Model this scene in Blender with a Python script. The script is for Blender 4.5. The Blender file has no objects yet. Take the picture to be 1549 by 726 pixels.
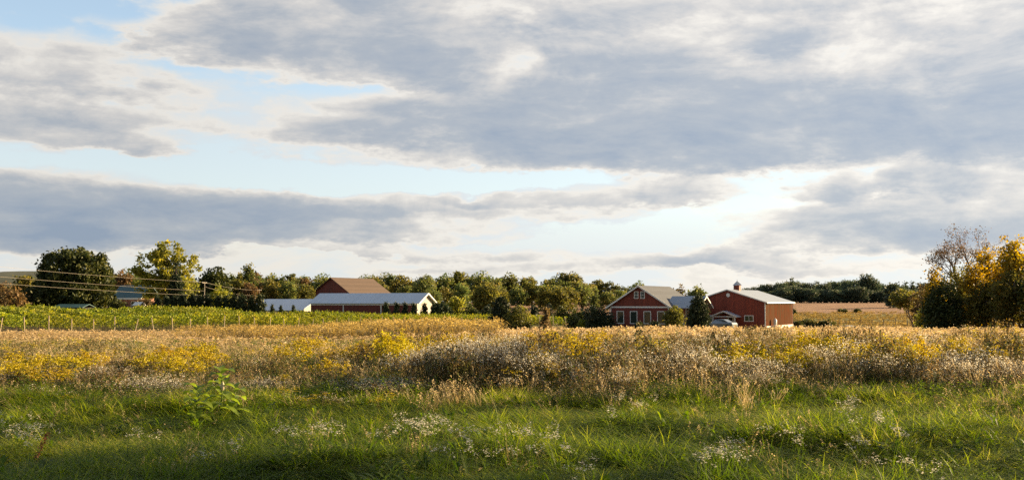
import bpy, math, random
import numpy as np
from mathutils import Vector, Euler, Matrix

scn = bpy.context.scene
col = scn.collection
R = math.radians
F_PX, CX, CY = 1506.0, 774.5, 363.0      # photograph pixels, used to turn a bearing into a place
PITCH = math.atan((456.0 - CY) / F_PX)
EYE = 1.7

# ------------------------------------------------------------------ camera
cam = bpy.data.cameras.new('camera')
cam.lens, cam.sensor_width = 35.0, 36.0
cam.clip_end = 6000
cam.dof.use_dof = True
cam.dof.focus_distance = 90
cam.dof.aperture_fstop = 5.6
co = bpy.data.objects.new('camera', cam)
col.objects.link(co)
co.location = (0, 0, EYE)
co.rotation_euler = (math.pi / 2 + PITCH, 0, 0)
scn.camera = co

# ------------------------------------------------------------------ sun, sky, exposure
SUN_AZ, SUN_EL = 66.0, 15.5               # clockwise from the view direction
sv = Vector((math.sin(R(SUN_AZ)) * math.cos(R(SUN_EL)), math.cos(R(SUN_AZ)) * math.cos(R(SUN_EL)), math.sin(R(SUN_EL))))
sun = bpy.data.lights.new('sun', 'SUN')
sun.energy = 5.0
sun.angle = R(0.5)
sun.color = (1.0, 0.75, 0.41)
so = bpy.data.objects.new('sun', sun)
so.rotation_euler = sv.to_track_quat('Z', 'Y').to_euler()
col.objects.link(so)

scn.view_settings.view_transform = 'Standard'
scn.view_settings.look = 'None'
scn.view_settings.gamma = 1.0
scn.view_settings.use_curve_mapping = False
scn.view_settings.exposure = 1.78
scn.cycles.volume_bounces = 0
scn.cycles.max_bounces = 8
scn.cycles.transparent_max_bounces = 16
scn.cycles.use_denoising = False
scn.cycles.denoiser = 'OPENIMAGEDENOISE'
scn.cycles.denoising_input_passes = 'RGB_ALBEDO_NORMAL'
scn.cycles.denoising_prefilter = 'NONE'

SKY_STRENGTH = 0.070
CLOUD_STRENGTH = 0.355


def bearing(px, py):
    """direction of a photograph pixel as (azimuth, elevation) in radians"""
    x, y = (px - CX) / F_PX, (CY - py) / F_PX
    d = Vector((x, math.cos(PITCH) - y * math.sin(PITCH), math.sin(PITCH) + y * math.cos(PITCH))).normalized()
    return math.atan2(d.x, d.y), math.asin(d.z)


def build_world():
    w = bpy.data.worlds.new('World')
    scn.world = w
    w.use_nodes = True
    w.cycles.sampling_method = 'MANUAL'
    w.cycles.sample_map_resolution = 512
    nt = w.node_tree
    N, L = nt.nodes, nt.links
    N.clear()

    def math_(op, a, b=None, clamp=False):
        n = N.new('ShaderNodeMath')
        n.operation = op
        n.use_clamp = clamp
        for i, v in enumerate((a, b)):
            if v is None:
                continue
            if isinstance(v, (int, float)):
                n.inputs[i].default_value = v
            else:
                L.new(v, n.inputs[i])
        return n.outputs[0]
    tc = N.new('ShaderNodeTexCoord')
    sep = N.new('ShaderNodeSeparateXYZ')
    L.new(tc.outputs['Generated'], sep.inputs[0])
    az = math_('ARCTAN2', sep.outputs[0], sep.outputs[1])
    el = math_('ARCSINE', sep.outputs[2])
    # noise that stretches along the horizon like flat layered cloud
    def noise(sx, sy, scale, det, rough, off, dist=0.0):
        c = N.new('ShaderNodeCombineXYZ')
        L.new(math_('MULTIPLY', az, sx), c.inputs[0])
        L.new(math_('MULTIPLY', el, sy), c.inputs[1])
        c.inputs[2].default_value = off
        n = N.new('ShaderNodeTexNoise')
        n.inputs['Scale'].default_value = scale
        n.inputs['Detail'].default_value = det
        n.inputs['Roughness'].default_value = rough
        n.inputs['Distortion'].default_value = dist
        L.new(c.outputs[0], n.inputs['Vector'])
        return n.outputs['Fac']
    n1 = noise(1, 3.2, 7.0, 8, 0.62, 0.3)
    n2 = noise(1, 2.4, 16.0, 6, 0.6, 4.1)
    n3 = noise(1, 4.0, 3.0, 5, 0.55, 9.7)
    n4 = noise(1, 1.7, 42.0, 6, 0.65, 2.2)
    n5 = noise(1, 2.0, 5.5, 10, 0.63, 6.4, 0.5)
    n6 = noise(1, 3.4, 15.0, 8, 0.6, 12.3, 0.3)
    # warp the blob coordinates so that their outlines billow
    wx = math_('ADD', math_('MULTIPLY', math_('SUBTRACT', n3, 0.5), 0.16), math_('MULTIPLY', math_('SUBTRACT', n2, 0.5), 0.07))
    wy = math_('ADD', math_('MULTIPLY', math_('SUBTRACT', n1, 0.5), 0.045), math_('MULTIPLY', math_('SUBTRACT', n2, 0.5), 0.03))
    cc = N.new('ShaderNodeCombineXYZ')
    L.new(math_('ADD', az, wx), cc.inputs[0])
    L.new(math_('ADD', el, wy), cc.inputs[1])
    blobs = [  # cloud banks: bearing of the centre (photograph x, y), half sizes, weight
        (500, 40, 300, 75, .64), (590, 85, 180, 45, .34), (330, 50, 110, 50, .25), (720, 50, 80, 70, -.10),
        (60, 105, 170, 34, .36), (160, 150, 240, 26, .14), (40, 70, 130, 22, .12),
        (440, 196, 280, 18, .24), (120, 212, 260, 40, .12), (660, 190, 240, 40, .28),
        (900, 190, 300, 80, .34), (1180, 140, 560, 130, .47), (1420, 190, 420, 90, .34), (1010, 30, 330, 60, .26),
        (1180, 222, 420, 40, .22), (870, 10, 160, 30, .2), (1500, 40, 220, 70, .12), (1120, 60, 120, 40, -.10),
        (110, 302, 330, 40, .68), (330, 340, 430, 36, .72), (90, 366, 260, 26, .44), (650, 314, 260, 20, .42),
        (810, 300, 170, 13, .36), (1010, 293, 100, 22, .42), (900, 330, 60, 10, .16),
        (1300, 352, 240, 40, .52), (1460, 335, 230, 40, .44), (1450, 280, 100, 20, .50), (1278, 290, 36, 18, .36), (1360, 285, 40, 14, .3),
        (1060, 396, 120, 14, .44), (830, 402, 240, 20, .34), (640, 384, 200, 12, .22), (1250, 405, 260, 10, .22),
        (1330, 266, 330, 18, -.24), (1150, 300, 60, 30, -.12),
        (-350, 160, 420, 90, .4), (-300, 330, 350, 50, .5), (1950, 200, 420, 160, .5), (1950, 360, 350, 40, .4),
        (200, 120, 120, 12, .14), (900, 110, 130, 30, .16), (1240, 90, 200, 22, -.16), (1060, 180, 220, 24, .14), (1480, 130, 200, 26, .12),
        (1330, 30, 160, 24, -.16), (560, 140, 120, 10, -.12), (280, 178, 160, 10, -.16), (700, 40, 60, 40, -.2), (950, 60, 160, 22, -.12),
        # clear breaks and thin places
        (300, 258, 480, 24, -.42), (640, 272, 300, 20, -.24), (215, 14, 110, 26, -.40), (20, 8, 60, 30, -.3),
        (0, 336, 70, 16, -.55), (40, 140, 60, 12, -.12), (770, 85, 40, 50, -.22), (870, 150, 60, 30, -.10),
        (860, 275, 240, 14, -.14), (950, 345, 190, 24, -.16), (1130, 290, 70, 34, -.16), (300, 392, 520, 12, -.40),
        (1230, 390, 120, 10, -.12), (60, 232, 140, 16, -.22), (1420, 395, 160, 10, -.12), (560, 372, 200, 8, -.2),
    ]
    acc = math_('ADD', math_('MULTIPLY', math_('SUBTRACT', n1, 0.5), 1.15), math_('MULTIPLY', math_('SUBTRACT', n4, 0.5), 0.26))
    acc = math_('ADD', acc, math_('ADD', math_('MULTIPLY', math_('SUBTRACT', n2, 0.5), 0.60), 0.20))
    for px, py, hx, hy, amp in blobs:
        a, e = bearing(px, py)
        mp = N.new('ShaderNodeMapping')
        mp.vector_type = 'TEXTURE'
        mp.inputs['Location'].default_value = (a, e, 0)
        mp.inputs['Scale'].default_value = (hx * 1.25 / F_PX, hy * 1.25 / F_PX, 1)
        L.new(cc.outputs[0], mp.inputs['Vector'])
        g = N.new('ShaderNodeTexGradient')
        g.gradient_type = 'SPHERICAL'
        L.new(mp.outputs[0], g.inputs['Vector'])
        s = N.new('ShaderNodeMath')
        s.operation = 'MULTIPLY_ADD'
        L.new(math_('SMOOTH_MIN', math_('MULTIPLY', g.outputs['Fac'], 1.9), 1.0), s.inputs[0])
        s.inputs[1].default_value = amp
        L.new(acc, s.inputs[2])
        acc = s.outputs[0]
    # towards the horizon the air itself is pale: thin white cloud everywhere
    low = N.new('ShaderNodeMapRange')
    low.interpolation_type = 'SMOOTHSTEP'
    low.inputs['From Min'].default_value = R(9)
    low.inputs['From Max'].default_value = R(0.5)
    low.inputs['To Max'].default_value = 0.24
    L.new(el, low.inputs['Value'])
    acc = math_('MAXIMUM', acc, math_('ADD', low.outputs[0], math_('MULTIPLY', math_('SUBTRACT', n2, 0.5), 0.12)))
    # thin cloud is white and lit through, thick cloud turns grey-blue underneath
    cover = N.new('ShaderNodeMapRange')
    cover.interpolation_type = 'SMOOTHSTEP'
    cover.inputs['From Min'].default_value = 0.02
    cover.inputs['From Max'].default_value = 0.34
    cover.inputs['To Min'].default_value = 0.62
    cover.inputs['To Max'].default_value = 0.97
    L.new(acc, cover.inputs['Value'])
    thin = N.new('ShaderNodeMapRange')
    thin.inputs['From Min'].default_value = R(9)
    thin.inputs['From Max'].default_value = R(14)
    thin.inputs['To Min'].default_value = 0.64
    thin.inputs['To Max'].default_value = 0.22
    L.new(el, thin.inputs['Value'])
    L.new(thin.outputs[0], cover.inputs['To Min'])
    ramp = N.new('ShaderNodeValToRGB')
    cr = ramp.color_ramp
    cr.interpolation = 'LINEAR'
    stops = [(0.20, (.70, .745, .77)), (0.35, (.81, .775, .72)), (0.49, (.63, .615, .60)), (0.68, (.425, .46, .51)), (1.0, (.275, .345, .455))]
    cr.elements[0].position, cr.elements[0].color = stops[0][0], stops[0][1] + (1,)
    cr.elements[1].position, cr.elements[1].color = stops[-1][0], stops[-1][1] + (1,)
    for p, c in stops[1:-1]:
        k = cr.elements.new(p)
        k.color = c + (1,)
    # a cloud bank saturates softly, and billows inside it keep their own light and shade
    body = math_('DIVIDE', math_('MULTIPLY', acc, 1.18), math_('ADD', math_('MULTIPLY', math_('MAXIMUM', acc, 0.0), 0.75), 1.0))
    billow = math_('ADD', math_('MULTIPLY', math_('SUBTRACT', n5, 0.5), 0.95), math_('MULTIPLY', math_('SUBTRACT', n6, 0.5), 0.50))
    L.new(math_('ADD', body, billow), ramp.inputs['Fac'])
    # clouds nearer the sun's bearing are brighter
    glow = N.new('ShaderNodeVectorMath')
    glow.operation = 'DOT_PRODUCT'
    L.new(tc.outputs['Generated'], glow.inputs[0])
    glow.inputs[1].default_value = sv
    gl = N.new('ShaderNodeMapRange')
    gl.inputs['From Min'].default_value = 0.1
    gl.inputs['From Max'].default_value = 1.0
    gl.inputs['To Min'].default_value = 0.82
    gl.inputs['To Max'].default_value = 1.04
    L.new(glow.outputs['Value'], gl.inputs['Value'])
    # unseen cloud overhead and behind is dimmed to cut the fill light
    overhead_dim = N.new('ShaderNodeMapRange')
    overhead_dim.interpolation_type = 'SMOOTHSTEP'
    overhead_dim.inputs['From Min'].default_value = R(21)
    overhead_dim.inputs['From Max'].default_value = R(50)
    overhead_dim.inputs['To Min'].default_value = 1.0
    overhead_dim.inputs['To Max'].default_value = 0.5
    L.new(el, overhead_dim.inputs['Value'])
    back = N.new('ShaderNodeMapRange')
    back.interpolation_type = 'SMOOTHSTEP'
    back.inputs['From Min'].default_value = -0.7
    back.inputs['From Max'].default_value = 0.35
    back.inputs['To Min'].default_value = 0.45
    back.inputs['To Max'].default_value = 1.0
    L.new(sep.outputs[1], back.inputs['Value'])
    sky = N.new('ShaderNodeTexSky')
    sky.sky_type = 'NISHITA'
    sky.sun_disc = False
    sky.sun_elevation = R(SUN_EL)
    sky.sun_rotation = R(SUN_AZ)
    sky.air_density = 1.0
    sky.dust_density = 0.4
    b1 = N.new('ShaderNodeBackground')
    b1.inputs['Strength'].default_value = SKY_STRENGTH
    L.new(sky.outputs[0], b1.inputs['Color'])
    b2 = N.new('ShaderNodeBackground')
    L.new(ramp.outputs['Color'], b2.inputs['Color'])
    L.new(math_('MULTIPLY', math_('MULTIPLY', overhead_dim.outputs[0], back.outputs[0]), math_('MULTIPLY', gl.outputs[0], CLOUD_STRENGTH)), b2.inputs['Strength'])
    mx = N.new('ShaderNodeMixShader')
    veil = N.new('ShaderNodeMapRange')
    veil.interpolation_type = 'SMOOTHSTEP'
    veil.inputs['From Min'].default_value = R(11)
    veil.inputs['From Max'].default_value = R(2)
    veil.inputs['To Max'].default_value = 0.95
    L.new(el, veil.inputs['Value'])
    L.new(math_('MAXIMUM', cover.outputs[0], veil.outputs[0]), mx.inputs['Fac'])
    L.new(b1.outputs[0], mx.inputs[1])
    L.new(b2.outputs[0], mx.inputs[2])
    out = N.new('ShaderNodeOutputWorld')
    L.new(mx.outputs[0], out.inputs['Surface'])


build_world()

# ------------------------------------------------------------------ helpers
rng = np.random.default_rng(7)
rnd = random.Random(11)


def S(a, b, x):
    t = np.clip((np.asarray(x, float) - a) / (b - a), 0, 1)
    return t * t * (3 - 2 * t)


def vnoise(x, y, s, seed=0):
    """smooth value noise in 0..1"""
    x, y = np.asarray(x, float) / s, np.asarray(y, float) / s
    xi, yi = np.floor(x).astype(np.int64), np.floor(y).astype(np.int64)
    fx, fy = x - xi, y - yi
    fx, fy = fx * fx * (3 - 2 * fx), fy * fy * (3 - 2 * fy)

    def h(i, j):
        n = (i * 374761393 + j * 668265263 + seed * 1274126177) & 0x7fffffff
        n = ((n ^ (n >> 13)) * 1274126177) & 0x7fffffff
        return ((n ^ (n >> 16)) & 0xffff) / 65535.0
    return (h(xi, yi) * (1 - fx) + h(xi + 1, yi) * fx) * (1 - fy) + (h(xi, yi + 1) * (1 - fx) + h(xi + 1, yi + 1) * fx) * fy


def gz(X, Y):
    """height of the land"""
    X, Y = np.asarray(X, float), np.asarray(Y, float)
    z = -2.9 * S(20, 170, Y)
    z = z + 4.0 * S(190, 430, Y) * S(20, 70, X)
    z = z + 1.6 * S(200, 420, Y) * (1 - S(20, 70, X))
    z = z + 2.0 * S(4, 62, (Y - 110) * .5 - (X + 56.6) * .866)     # the vineyard climbs away from its front edge
    z = z + (0.15 * (vnoise(X, Y, 1.7, 11) - 0.5) + 0.10 * (vnoise(X, Y, .8, 12) - 0.5)) * (1 - S(22, 30, Y)) * S(3, 5, Y)
    z = z + 0.10 * (vnoise(X, Y, 3.1, 1) - 0.5) + 0.25 * (vnoise(X, Y, 14.0, 2) - 0.5) * S(18, 40, Y)
    return z


def g(x, y):
    return float(gz(x, y))


def at(px, py, Y):
    """the place at depth Y on the bearing of a photograph pixel"""
    x, y = (px - CX) / F_PX, (CY - py) / F_PX
    d = Vector((x, math.cos(PITCH) - y * math.sin(PITCH), math.sin(PITCH) + y * math.cos(PITCH)))
    return Vector((0, 0, EYE)) + d * (Y / d.y)


def mk(name, V, F, mats, tint=None, mi=None, parent=None, smooth=False):
    """a mesh object from numpy arrays"""
    V = np.asarray(V, np.float32)
    F = np.asarray(F, np.int32)
    n, k = F.shape
    me = bpy.data.meshes.new(name)
    me.vertices.add(len(V))
    me.vertices.foreach_set('co', V.ravel())
    me.loops.add(n * k)
    me.loops.foreach_set('vertex_index', F.ravel())
    me.polygons.add(n)
    me.polygons.foreach_set('loop_start', np.arange(0, n * k, k, dtype=np.int32))
    for m in (mats if isinstance(mats, (list, tuple)) else [mats]):
        me.materials.append(m)
    if mi is not None:
        me.polygons.foreach_set('material_index', np.asarray(mi, np.int32))
    if smooth:
        me.polygons.foreach_set('use_smooth', np.ones(n, bool))
    if tint is not None:
        at_ = me.attributes.new('tint', 'FLOAT', 'POINT')
        at_.data.foreach_set('value', np.asarray(tint, np.float32))
    me.update(calc_edges=True)
    o = bpy.data.objects.new(name, me)
    col.objects.link(o)
    if parent is not None:
        o.parent = parent
    return o


class MB:
    """collects boxes, prisms and tubes into one mesh"""
    def __init__(s):
        s.v, s.f = [], []

    def add(s, v, f):
        b = len(s.v)
        s.v += [tuple(p) for p in v]
        s.f += [tuple(i + b for i in q) for q in f]
        return s

    def box(s, x0, x1, y0, y1, z0, z1):
        v = [(x, y, z) for x in (x0, x1) for y in (y0, y1) for z in (z0, z1)]
        return s.add(v, [(0, 1, 3, 2), (4, 6, 7, 5), (0, 4, 5, 1), (2, 3, 7, 6), (0, 2, 6, 4), (1, 5, 7, 3)])

    def prism(s, poly, axis, a, b):
        """a polygon in the other two axes pushed from a to b along axis"""
        def P(p, t):
            return {'x': (t, p[0], p[1]), 'y': (p[0], t, p[1]), 'z': (p[0], p[1], t)}[axis]
        n = len(poly)
        v = [P(p, a) for p in poly] + [P(p, b) for p in poly]
        f = [tuple(range(n)), tuple(range(2 * n - 1, n - 1, -1))]
        f += [(i, (i + 1) % n, n + (i + 1) % n, n + i) for i in range(n)]
        return s.add(v, f)

    def tube(s, pts, rad, n=8, cap=True):
        pts = [Vector(p) for p in pts]
        if not isinstance(rad, (list, tuple)):
            rad = [rad] * len(pts)
        b = len(s.v)
        for i, p in enumerate(pts):
            d = (pts[min(i + 1, len(pts) - 1)] - pts[max(i - 1, 0)]).normalized()
            u = d.cross(Vector((0.31, 0.83, 0.47)))
            if u.length < 1e-3:
                u = d.cross(Vector((1, 0, 0)))
            u.normalize()
            w = d.cross(u)
            for k in range(n):
                t = 2 * math.pi * k / n
                s.v.append(tuple(p + (u * math.cos(t) + w * math.sin(t)) * rad[i]))
        for i in range(len(pts) - 1):
            for k in range(n):
                s.f.append((b + i * n + k, b + i * n + (k + 1) % n, b + (i + 1) * n + (k + 1) % n, b + (i + 1) * n + k))
        if cap:
            s.f.append(tuple(b + k for k in range(n))[::-1])
            e = b + (len(pts) - 1) * n
            s.f.append(tuple(e + k for k in range(n)))
        return s

    def lathe(s, prof, c=(0, 0, 0), n=16):
        b = len(s.v)
        for r, z in prof:
            for k in range(n):
                t = 2 * math.pi * k / n
                s.v.append((c[0] + r * math.cos(t), c[1] + r * math.sin(t), c[2] + z))
        for i in range(len(prof) - 1):
            for k in range(n):
                s.f.append((b + i * n + k, b + i * n + (k + 1) % n, b + (i + 1) * n + (k + 1) % n, b + (i + 1) * n + k))
        s.f.append(tuple(b + k for k in range(n))[::-1])
        e = b + (len(prof) - 1) * n
        s.f.append(tuple(e + k for k in range(n)))
        return s

    def build(s, name, mat, parent=None, smooth=False, bevel=0):
        me = bpy.data.meshes.new(name)
        me.from_pydata(s.v, [], s.f)
        me.materials.append(mat)
        if smooth:
            me.polygons.foreach_set('use_smooth', np.ones(len(me.polygons), bool))
        me.update()
        import bmesh
        bm = bmesh.new()
        bm.from_mesh(me)
        bmesh.ops.recalc_face_normals(bm, faces=bm.faces)
        bm.to_mesh(me)
        bm.free()
        o = bpy.data.objects.new(name, me)
        col.objects.link(o)
        if parent is not None:
            o.parent = parent
        if bevel:
            m = o.modifiers.new('bevel', 'BEVEL')
            m.width = bevel
            m.segments = 2
        return o


def tag(o, label=None, cat=None, group=None, kind=None):
    for k, v in (('label', label), ('category', cat), ('group', group), ('kind', kind)):
        if v:
            o[k] = v
    return o


def thing(name, loc, rz=0.0, label=None, cat=None, group=None):
    o = bpy.data.objects.new(name, None)
    o.empty_display_size = 0.3
    o.location = loc
    o.rotation_euler = (0, 0, rz)
    col.objects.link(o)
    return tag(o, label, cat, group)


def copy_tree(o, parent=None):
    c = o.copy()
    col.objects.link(c)
    if parent is not None:
        c.parent = parent
    for ch in o.children:
        copy_tree(ch, c)
    return c


# ------------------------------------------------------------------ materials
def new_mat(name):
    m = bpy.data.materials.new(name)
    m.use_nodes = True
    nt = m.node_tree
    p = nt.nodes['Principled BSDF']
    return m, nt, p


def set_ramp(r, stops):
    cr = r.color_ramp
    cr.elements[0].position, cr.elements[0].color = stops[0][0], tuple(stops[0][1]) + (1,)
    cr.elements[1].position, cr.elements[1].color = stops[-1][0], tuple(stops[-1][1]) + (1,)
    for p, c in stops[1:-1]:
        cr.elements.new(p).color = tuple(c) + (1,)


def leaf_mat(name, stops, trans=0.4, vary=0.25, hue=0.03, rough=0.6, spec=0.25):
    """foliage: the tint of each leaf picks its colour; light also passes through"""
    m, nt, p = new_mat(name)
    N, L = nt.nodes, nt.links
    a = N.new('ShaderNodeAttribute')
    a.attribute_name = 'tint'
    r = N.new('ShaderNodeValToRGB')
    set_ramp(r, stops)
    L.new(a.outputs['Fac'], r.inputs['Fac'])
    oi = N.new('ShaderNodeObjectInfo')
    h = N.new('ShaderNodeHueSaturation')
    mv = N.new('ShaderNodeMapRange')
    mv.inputs['To Min'].default_value, mv.inputs['To Max'].default_value = 1 - vary, 1 + vary
    L.new(oi.outputs['Random'], mv.inputs['Value'])
    L.new(mv.outputs[0], h.inputs['Value'])
    wn = N.new('ShaderNodeTexWhiteNoise')
    wn.noise_dimensions = '1D'
    L.new(oi.outputs['Random'], wn.inputs['W'])
    mh = N.new('ShaderNodeMapRange')
    mh.inputs['To Min'].default_value, mh.inputs['To Max'].default_value = 0.5 - hue, 0.5 + hue
    L.new(wn.outputs['Value'], mh.inputs['Value'])
    L.new(mh.outputs[0], h.inputs['Hue'])
    L.new(r.outputs[0], h.inputs['Color'])
    L.new(h.outputs[0], p.inputs['Base Color'])
    p.inputs['Roughness'].default_value = rough
    p.inputs['Specular IOR Level'].default_value = spec
    t = N.new('ShaderNodeBsdfTranslucent')
    br = N.new('ShaderNodeHueSaturation')
    br.inputs['Value'].default_value = 1.5
    br.inputs['Saturation'].default_value = 1.08
    L.new(h.outputs[0], br.inputs['Color'])
    L.new(br.outputs[0], t.inputs['Color'])
    mx = N.new('ShaderNodeMixShader')
    mx.inputs['Fac'].default_value = trans
    L.new(p.outputs[0], mx.inputs[1])
    L.new(t.outputs[0], mx.inputs[2])
    L.new(mx.outputs[0], nt.nodes['Material Output'].inputs['Surface'])
    return m


def plain(name, c, rough=0.6, metal=0.0, spec=0.4, nscale=6.0, namt=0.18, bump=0.0, stretch=(1, 1, 1)):
    """a base colour mottled by noise"""
    m, nt, p = new_mat(name)
    N, L = nt.nodes, nt.links
    tc = N.new('ShaderNodeTexCoord')
    mp = N.new('ShaderNodeMapping')
    mp.inputs['Scale'].default_value = stretch
    L.new(tc.outputs['Object'], mp.inputs['Vector'])
    n = N.new('ShaderNodeTexNoise')
    n.inputs['Scale'].default_value = nscale
    n.inputs['Detail'].default_value = 5
    L.new(mp.outputs[0], n.inputs['Vector'])
    r = N.new('ShaderNodeValToRGB')
    set_ramp(r, [(0.3, [v * (1 - namt) for v in c]), (0.7, [min(1, v * (1 + namt)) for v in c])])
    L.new(n.outputs['Fac'], r.inputs['Fac'])
    L.new(r.outputs[0], p.inputs['Base Color'])
    p.inputs['Roughness'].default_value = rough
    p.inputs['Metallic'].default_value = metal
    p.inputs['Specular IOR Level'].default_value = spec
    if bump:
        b = N.new('ShaderNodeBump')
        b.inputs['Strength'].default_value = bump
        b.inputs['Distance'].default_value = 0.02
        L.new(n.outputs['Fac'], b.inputs['Height'])
        L.new(b.outputs[0], p.inputs['Normal'])
    return m


def siding(name, c, axis, pitch, rough=0.6, namt=0.22, metal=0.0, streaks=None, depth=0.03):
    """boards or ribs repeated along one object axis, each board its own shade"""
    m, nt, p = new_mat(name)
    N, L = nt.nodes, nt.links
    tc = N.new('ShaderNodeTexCoord')
    sp = N.new('ShaderNodeSeparateXYZ')
    L.new(tc.outputs['Object'], sp.inputs[0])

    def mth(op, a, b=None):
        n = N.new('ShaderNodeMath')
        n.operation = op
        for i, v in enumerate((a, b)):
            if v is None:
                continue
            if isinstance(v, (int, float)):
                n.inputs[i].default_value = v
            else:
                L.new(v, n.inputs[i])
        return n.outputs[0]
    q = mth('DIVIDE', sp.outputs['XYZ'.index(axis)], pitch)
    fr = mth('FRACT', q)
    wn = N.new('ShaderNodeTexWhiteNoise')
    wn.noise_dimensions = '1D'
    L.new(mth('FLOOR', q), wn.inputs['W'])
    ns = N.new('ShaderNodeTexNoise')
    mp = N.new('ShaderNodeMapping')
    mp.inputs['Scale'].default_value = (1, 1, 0.25) if axis != 'Z' else (0.3, 0.3, 1)
    L.new(tc.outputs['Object'], mp.inputs['Vector'])
    L.new(mp.outputs[0], ns.inputs['Vector'])
    ns.inputs['Scale'].default_value = 3.0
    ns.inputs['Detail'].default_value = 6
    f = mth('ADD', mth('MULTIPLY', wn.outputs['Value'], 0.45), mth('MULTIPLY', ns.outputs['Fac'], 0.55))
    r = N.new('ShaderNodeValToRGB')
    set_ramp(r, streaks or [(0.2, [v * (1 - namt) for v in c]), (0.75, [min(1, v * (1 + namt)) for v in c])])
    L.new(f, r.inputs['Fac'])
    L.new(r.outputs[0], p.inputs['Base Color'])
    p.inputs['Roughness'].default_value = rough
    p.inputs['Metallic'].default_value = metal
    p.inputs['Specular IOR Level'].default_value = 0.35
    b = N.new('ShaderNodeBump')
    b.inputs['Strength'].default_value = 0.7
    b.inputs['Distance'].default_value = depth
    L.new(mth('PINGPONG', fr, 0.5), b.inputs['Height'])
    L.new(b.outputs[0], p.inputs['Normal'])
    return m


M = {}
M['red_board'] = siding('red_board', (.185, .036, .018), 'X', 0.28)
M['red_clap'] = siding('red_clap', (.165, .032, .020), 'Z', 0.16)
M['red_barn'] = siding('red_barn', (.205, .038, .018), 'X', 0.23)
M['dark_red'] = siding('dark_red', (.15, .030, .020), 'X', 0.30)
M['old_red'] = siding('old_red', (.125, .030, .019), 'X', 0.30)
M['sheen_streak_metal'] = siding('sheen_streak_metal', (.3, .2, .15), 'Y', 0.23, rough=0.55, metal=0.0,  # red-brown wall; its tan streaks put reflected light into the colour
                         streaks=[(0.28, (.062, .045, .029)), (0.40, (.095, .030, .016)), (0.50, (.056, .040, .025)), (0.60, (.105, .034, .018)), (0.74, (.08, .062, .042))])
_p = M['sheen_streak_metal'].node_tree.nodes['Principled BSDF']
_p.inputs['Specular IOR Level'].default_value = 0.0
_p.inputs['Roughness'].default_value = 1.0
M['trim'] = plain('white_trim', (.80, .77, .70), 0.55, nscale=4, namt=0.06)
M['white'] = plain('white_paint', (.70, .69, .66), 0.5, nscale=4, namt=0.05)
M['shingle'] = siding('grey_shingle', (.068, .072, .088), 'Z', 0.14, rough=0.75, namt=0.15)
M['brown_shingle'] = siding('brown_shingle', (.092, .060, .044), 'Z', 0.2, rough=0.8, namt=0.22)
M['roof_metal'] = siding('roof_metal', (.29, .32, .375), 'Y', 0.5, rough=0.42, metal=0.15, namt=0.06)
M['roof_white'] = siding('roof_white', (.50, .545, .62), 'X', 0.5, rough=0.40, metal=0.1, namt=0.05)
M['roof_teal'] = siding('roof_teal', (.05, .11, .12), 'X', 0.5, rough=0.5, namt=0.1)
M['brick'] = plain('brick', (.22, .10, .07), 0.8, nscale=20, namt=0.3)
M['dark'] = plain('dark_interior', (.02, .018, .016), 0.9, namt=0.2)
M['wood'] = plain('weathered_wood', (.31, .24, .165), 0.75, nscale=12, namt=0.25, stretch=(4, 4, .6))
M['pole'] = plain('grey_pole', (.26, .22, .18), 0.8, nscale=9, namt=0.25, stretch=(3, 3, .4))
M['wire'] = plain('wire', (.36, .31, .25), 0.5, metal=0.2, namt=0.05)
M['bark'] = plain('bark', (.095, .070, .052), 0.9, nscale=14, namt=0.4, bump=0.6, stretch=(3, 3, .7))
M['bark_pale'] = plain('bark_pale', (.17, .13, .095), 0.9, nscale=14, namt=0.35, bump=0.6, stretch=(3, 3, .7))
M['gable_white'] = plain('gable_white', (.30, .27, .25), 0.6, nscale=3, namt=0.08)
M['stone'] = plain('concrete', (.55, .52, .47), 0.8, nscale=8, namt=0.12)
M['vine_wood'] = plain('vine_wood', (.13, .085, .055), 0.9, nscale=14, namt=0.3)
m, nt, p = new_mat('glass')
p.inputs['Base Color'].default_value = (.035, .045, .035, 1)
p.inputs['Roughness'].default_value = 0.06
p.inputs['Specular IOR Level'].default_value = 0.7
M['glass'] = m
m, nt, p = new_mat('car_paint')
p.inputs['Base Color'].default_value = (.24, .27, .30, 1)
p.inputs['Metallic'].default_value = 0.6
p.inputs['Roughness'].default_value = 0.28
M['car'] = m
M['tyre'] = plain('tyre', (.025, .025, .025), 0.85)
M['lamp_glass'] = plain('lamp_glass', (.75, .74, .70), 0.15, namt=0.03)

M['oak'] = leaf_mat('leaf_dark', [(0.1, (.016, .026, .008)), (0.5, (.035, .048, .012)), (0.9, (.10, .10, .019))], 0.22, vary=0.15, hue=0.01)
M['yellow'] = leaf_mat('leaf_yellowgreen', [(0.05, (.08, .09, .018)), (0.5, (.20, .21, .034)), (0.95, (.42, .37, .06))], 0.45, vary=0.15, hue=0.015)
M['gold'] = leaf_mat('leaf_gold', [(0.05, (.08, .068, .012)), (0.45, (.21, .15, .018)), (0.95, (.42, .26, .028))], 0.5, vary=0.15, hue=0.008)
M['autumn'] = leaf_mat('leaf_autumn', [(0.05, (.050, .050, .013)), (0.5, (.112, .112, .024)), (0.95, (.23, .185, .038))], 0.42, vary=0.2, hue=0.012)
M['wood_leaf'] = leaf_mat('leaf_wood', [(0.05, (.055, .076, .022)), (0.5, (.098, .118, .034)), (0.95, (.19, .170, .046))], 0.45, vary=0.3, hue=0.03)
M['russet'] = leaf_mat('leaf_russet', [(0.05, (.06, .048, .022)), (0.5, (.125, .085, .036)), (0.95, (.21, .135, .05))], 0.35, vary=0.25, hue=0.015)
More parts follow.
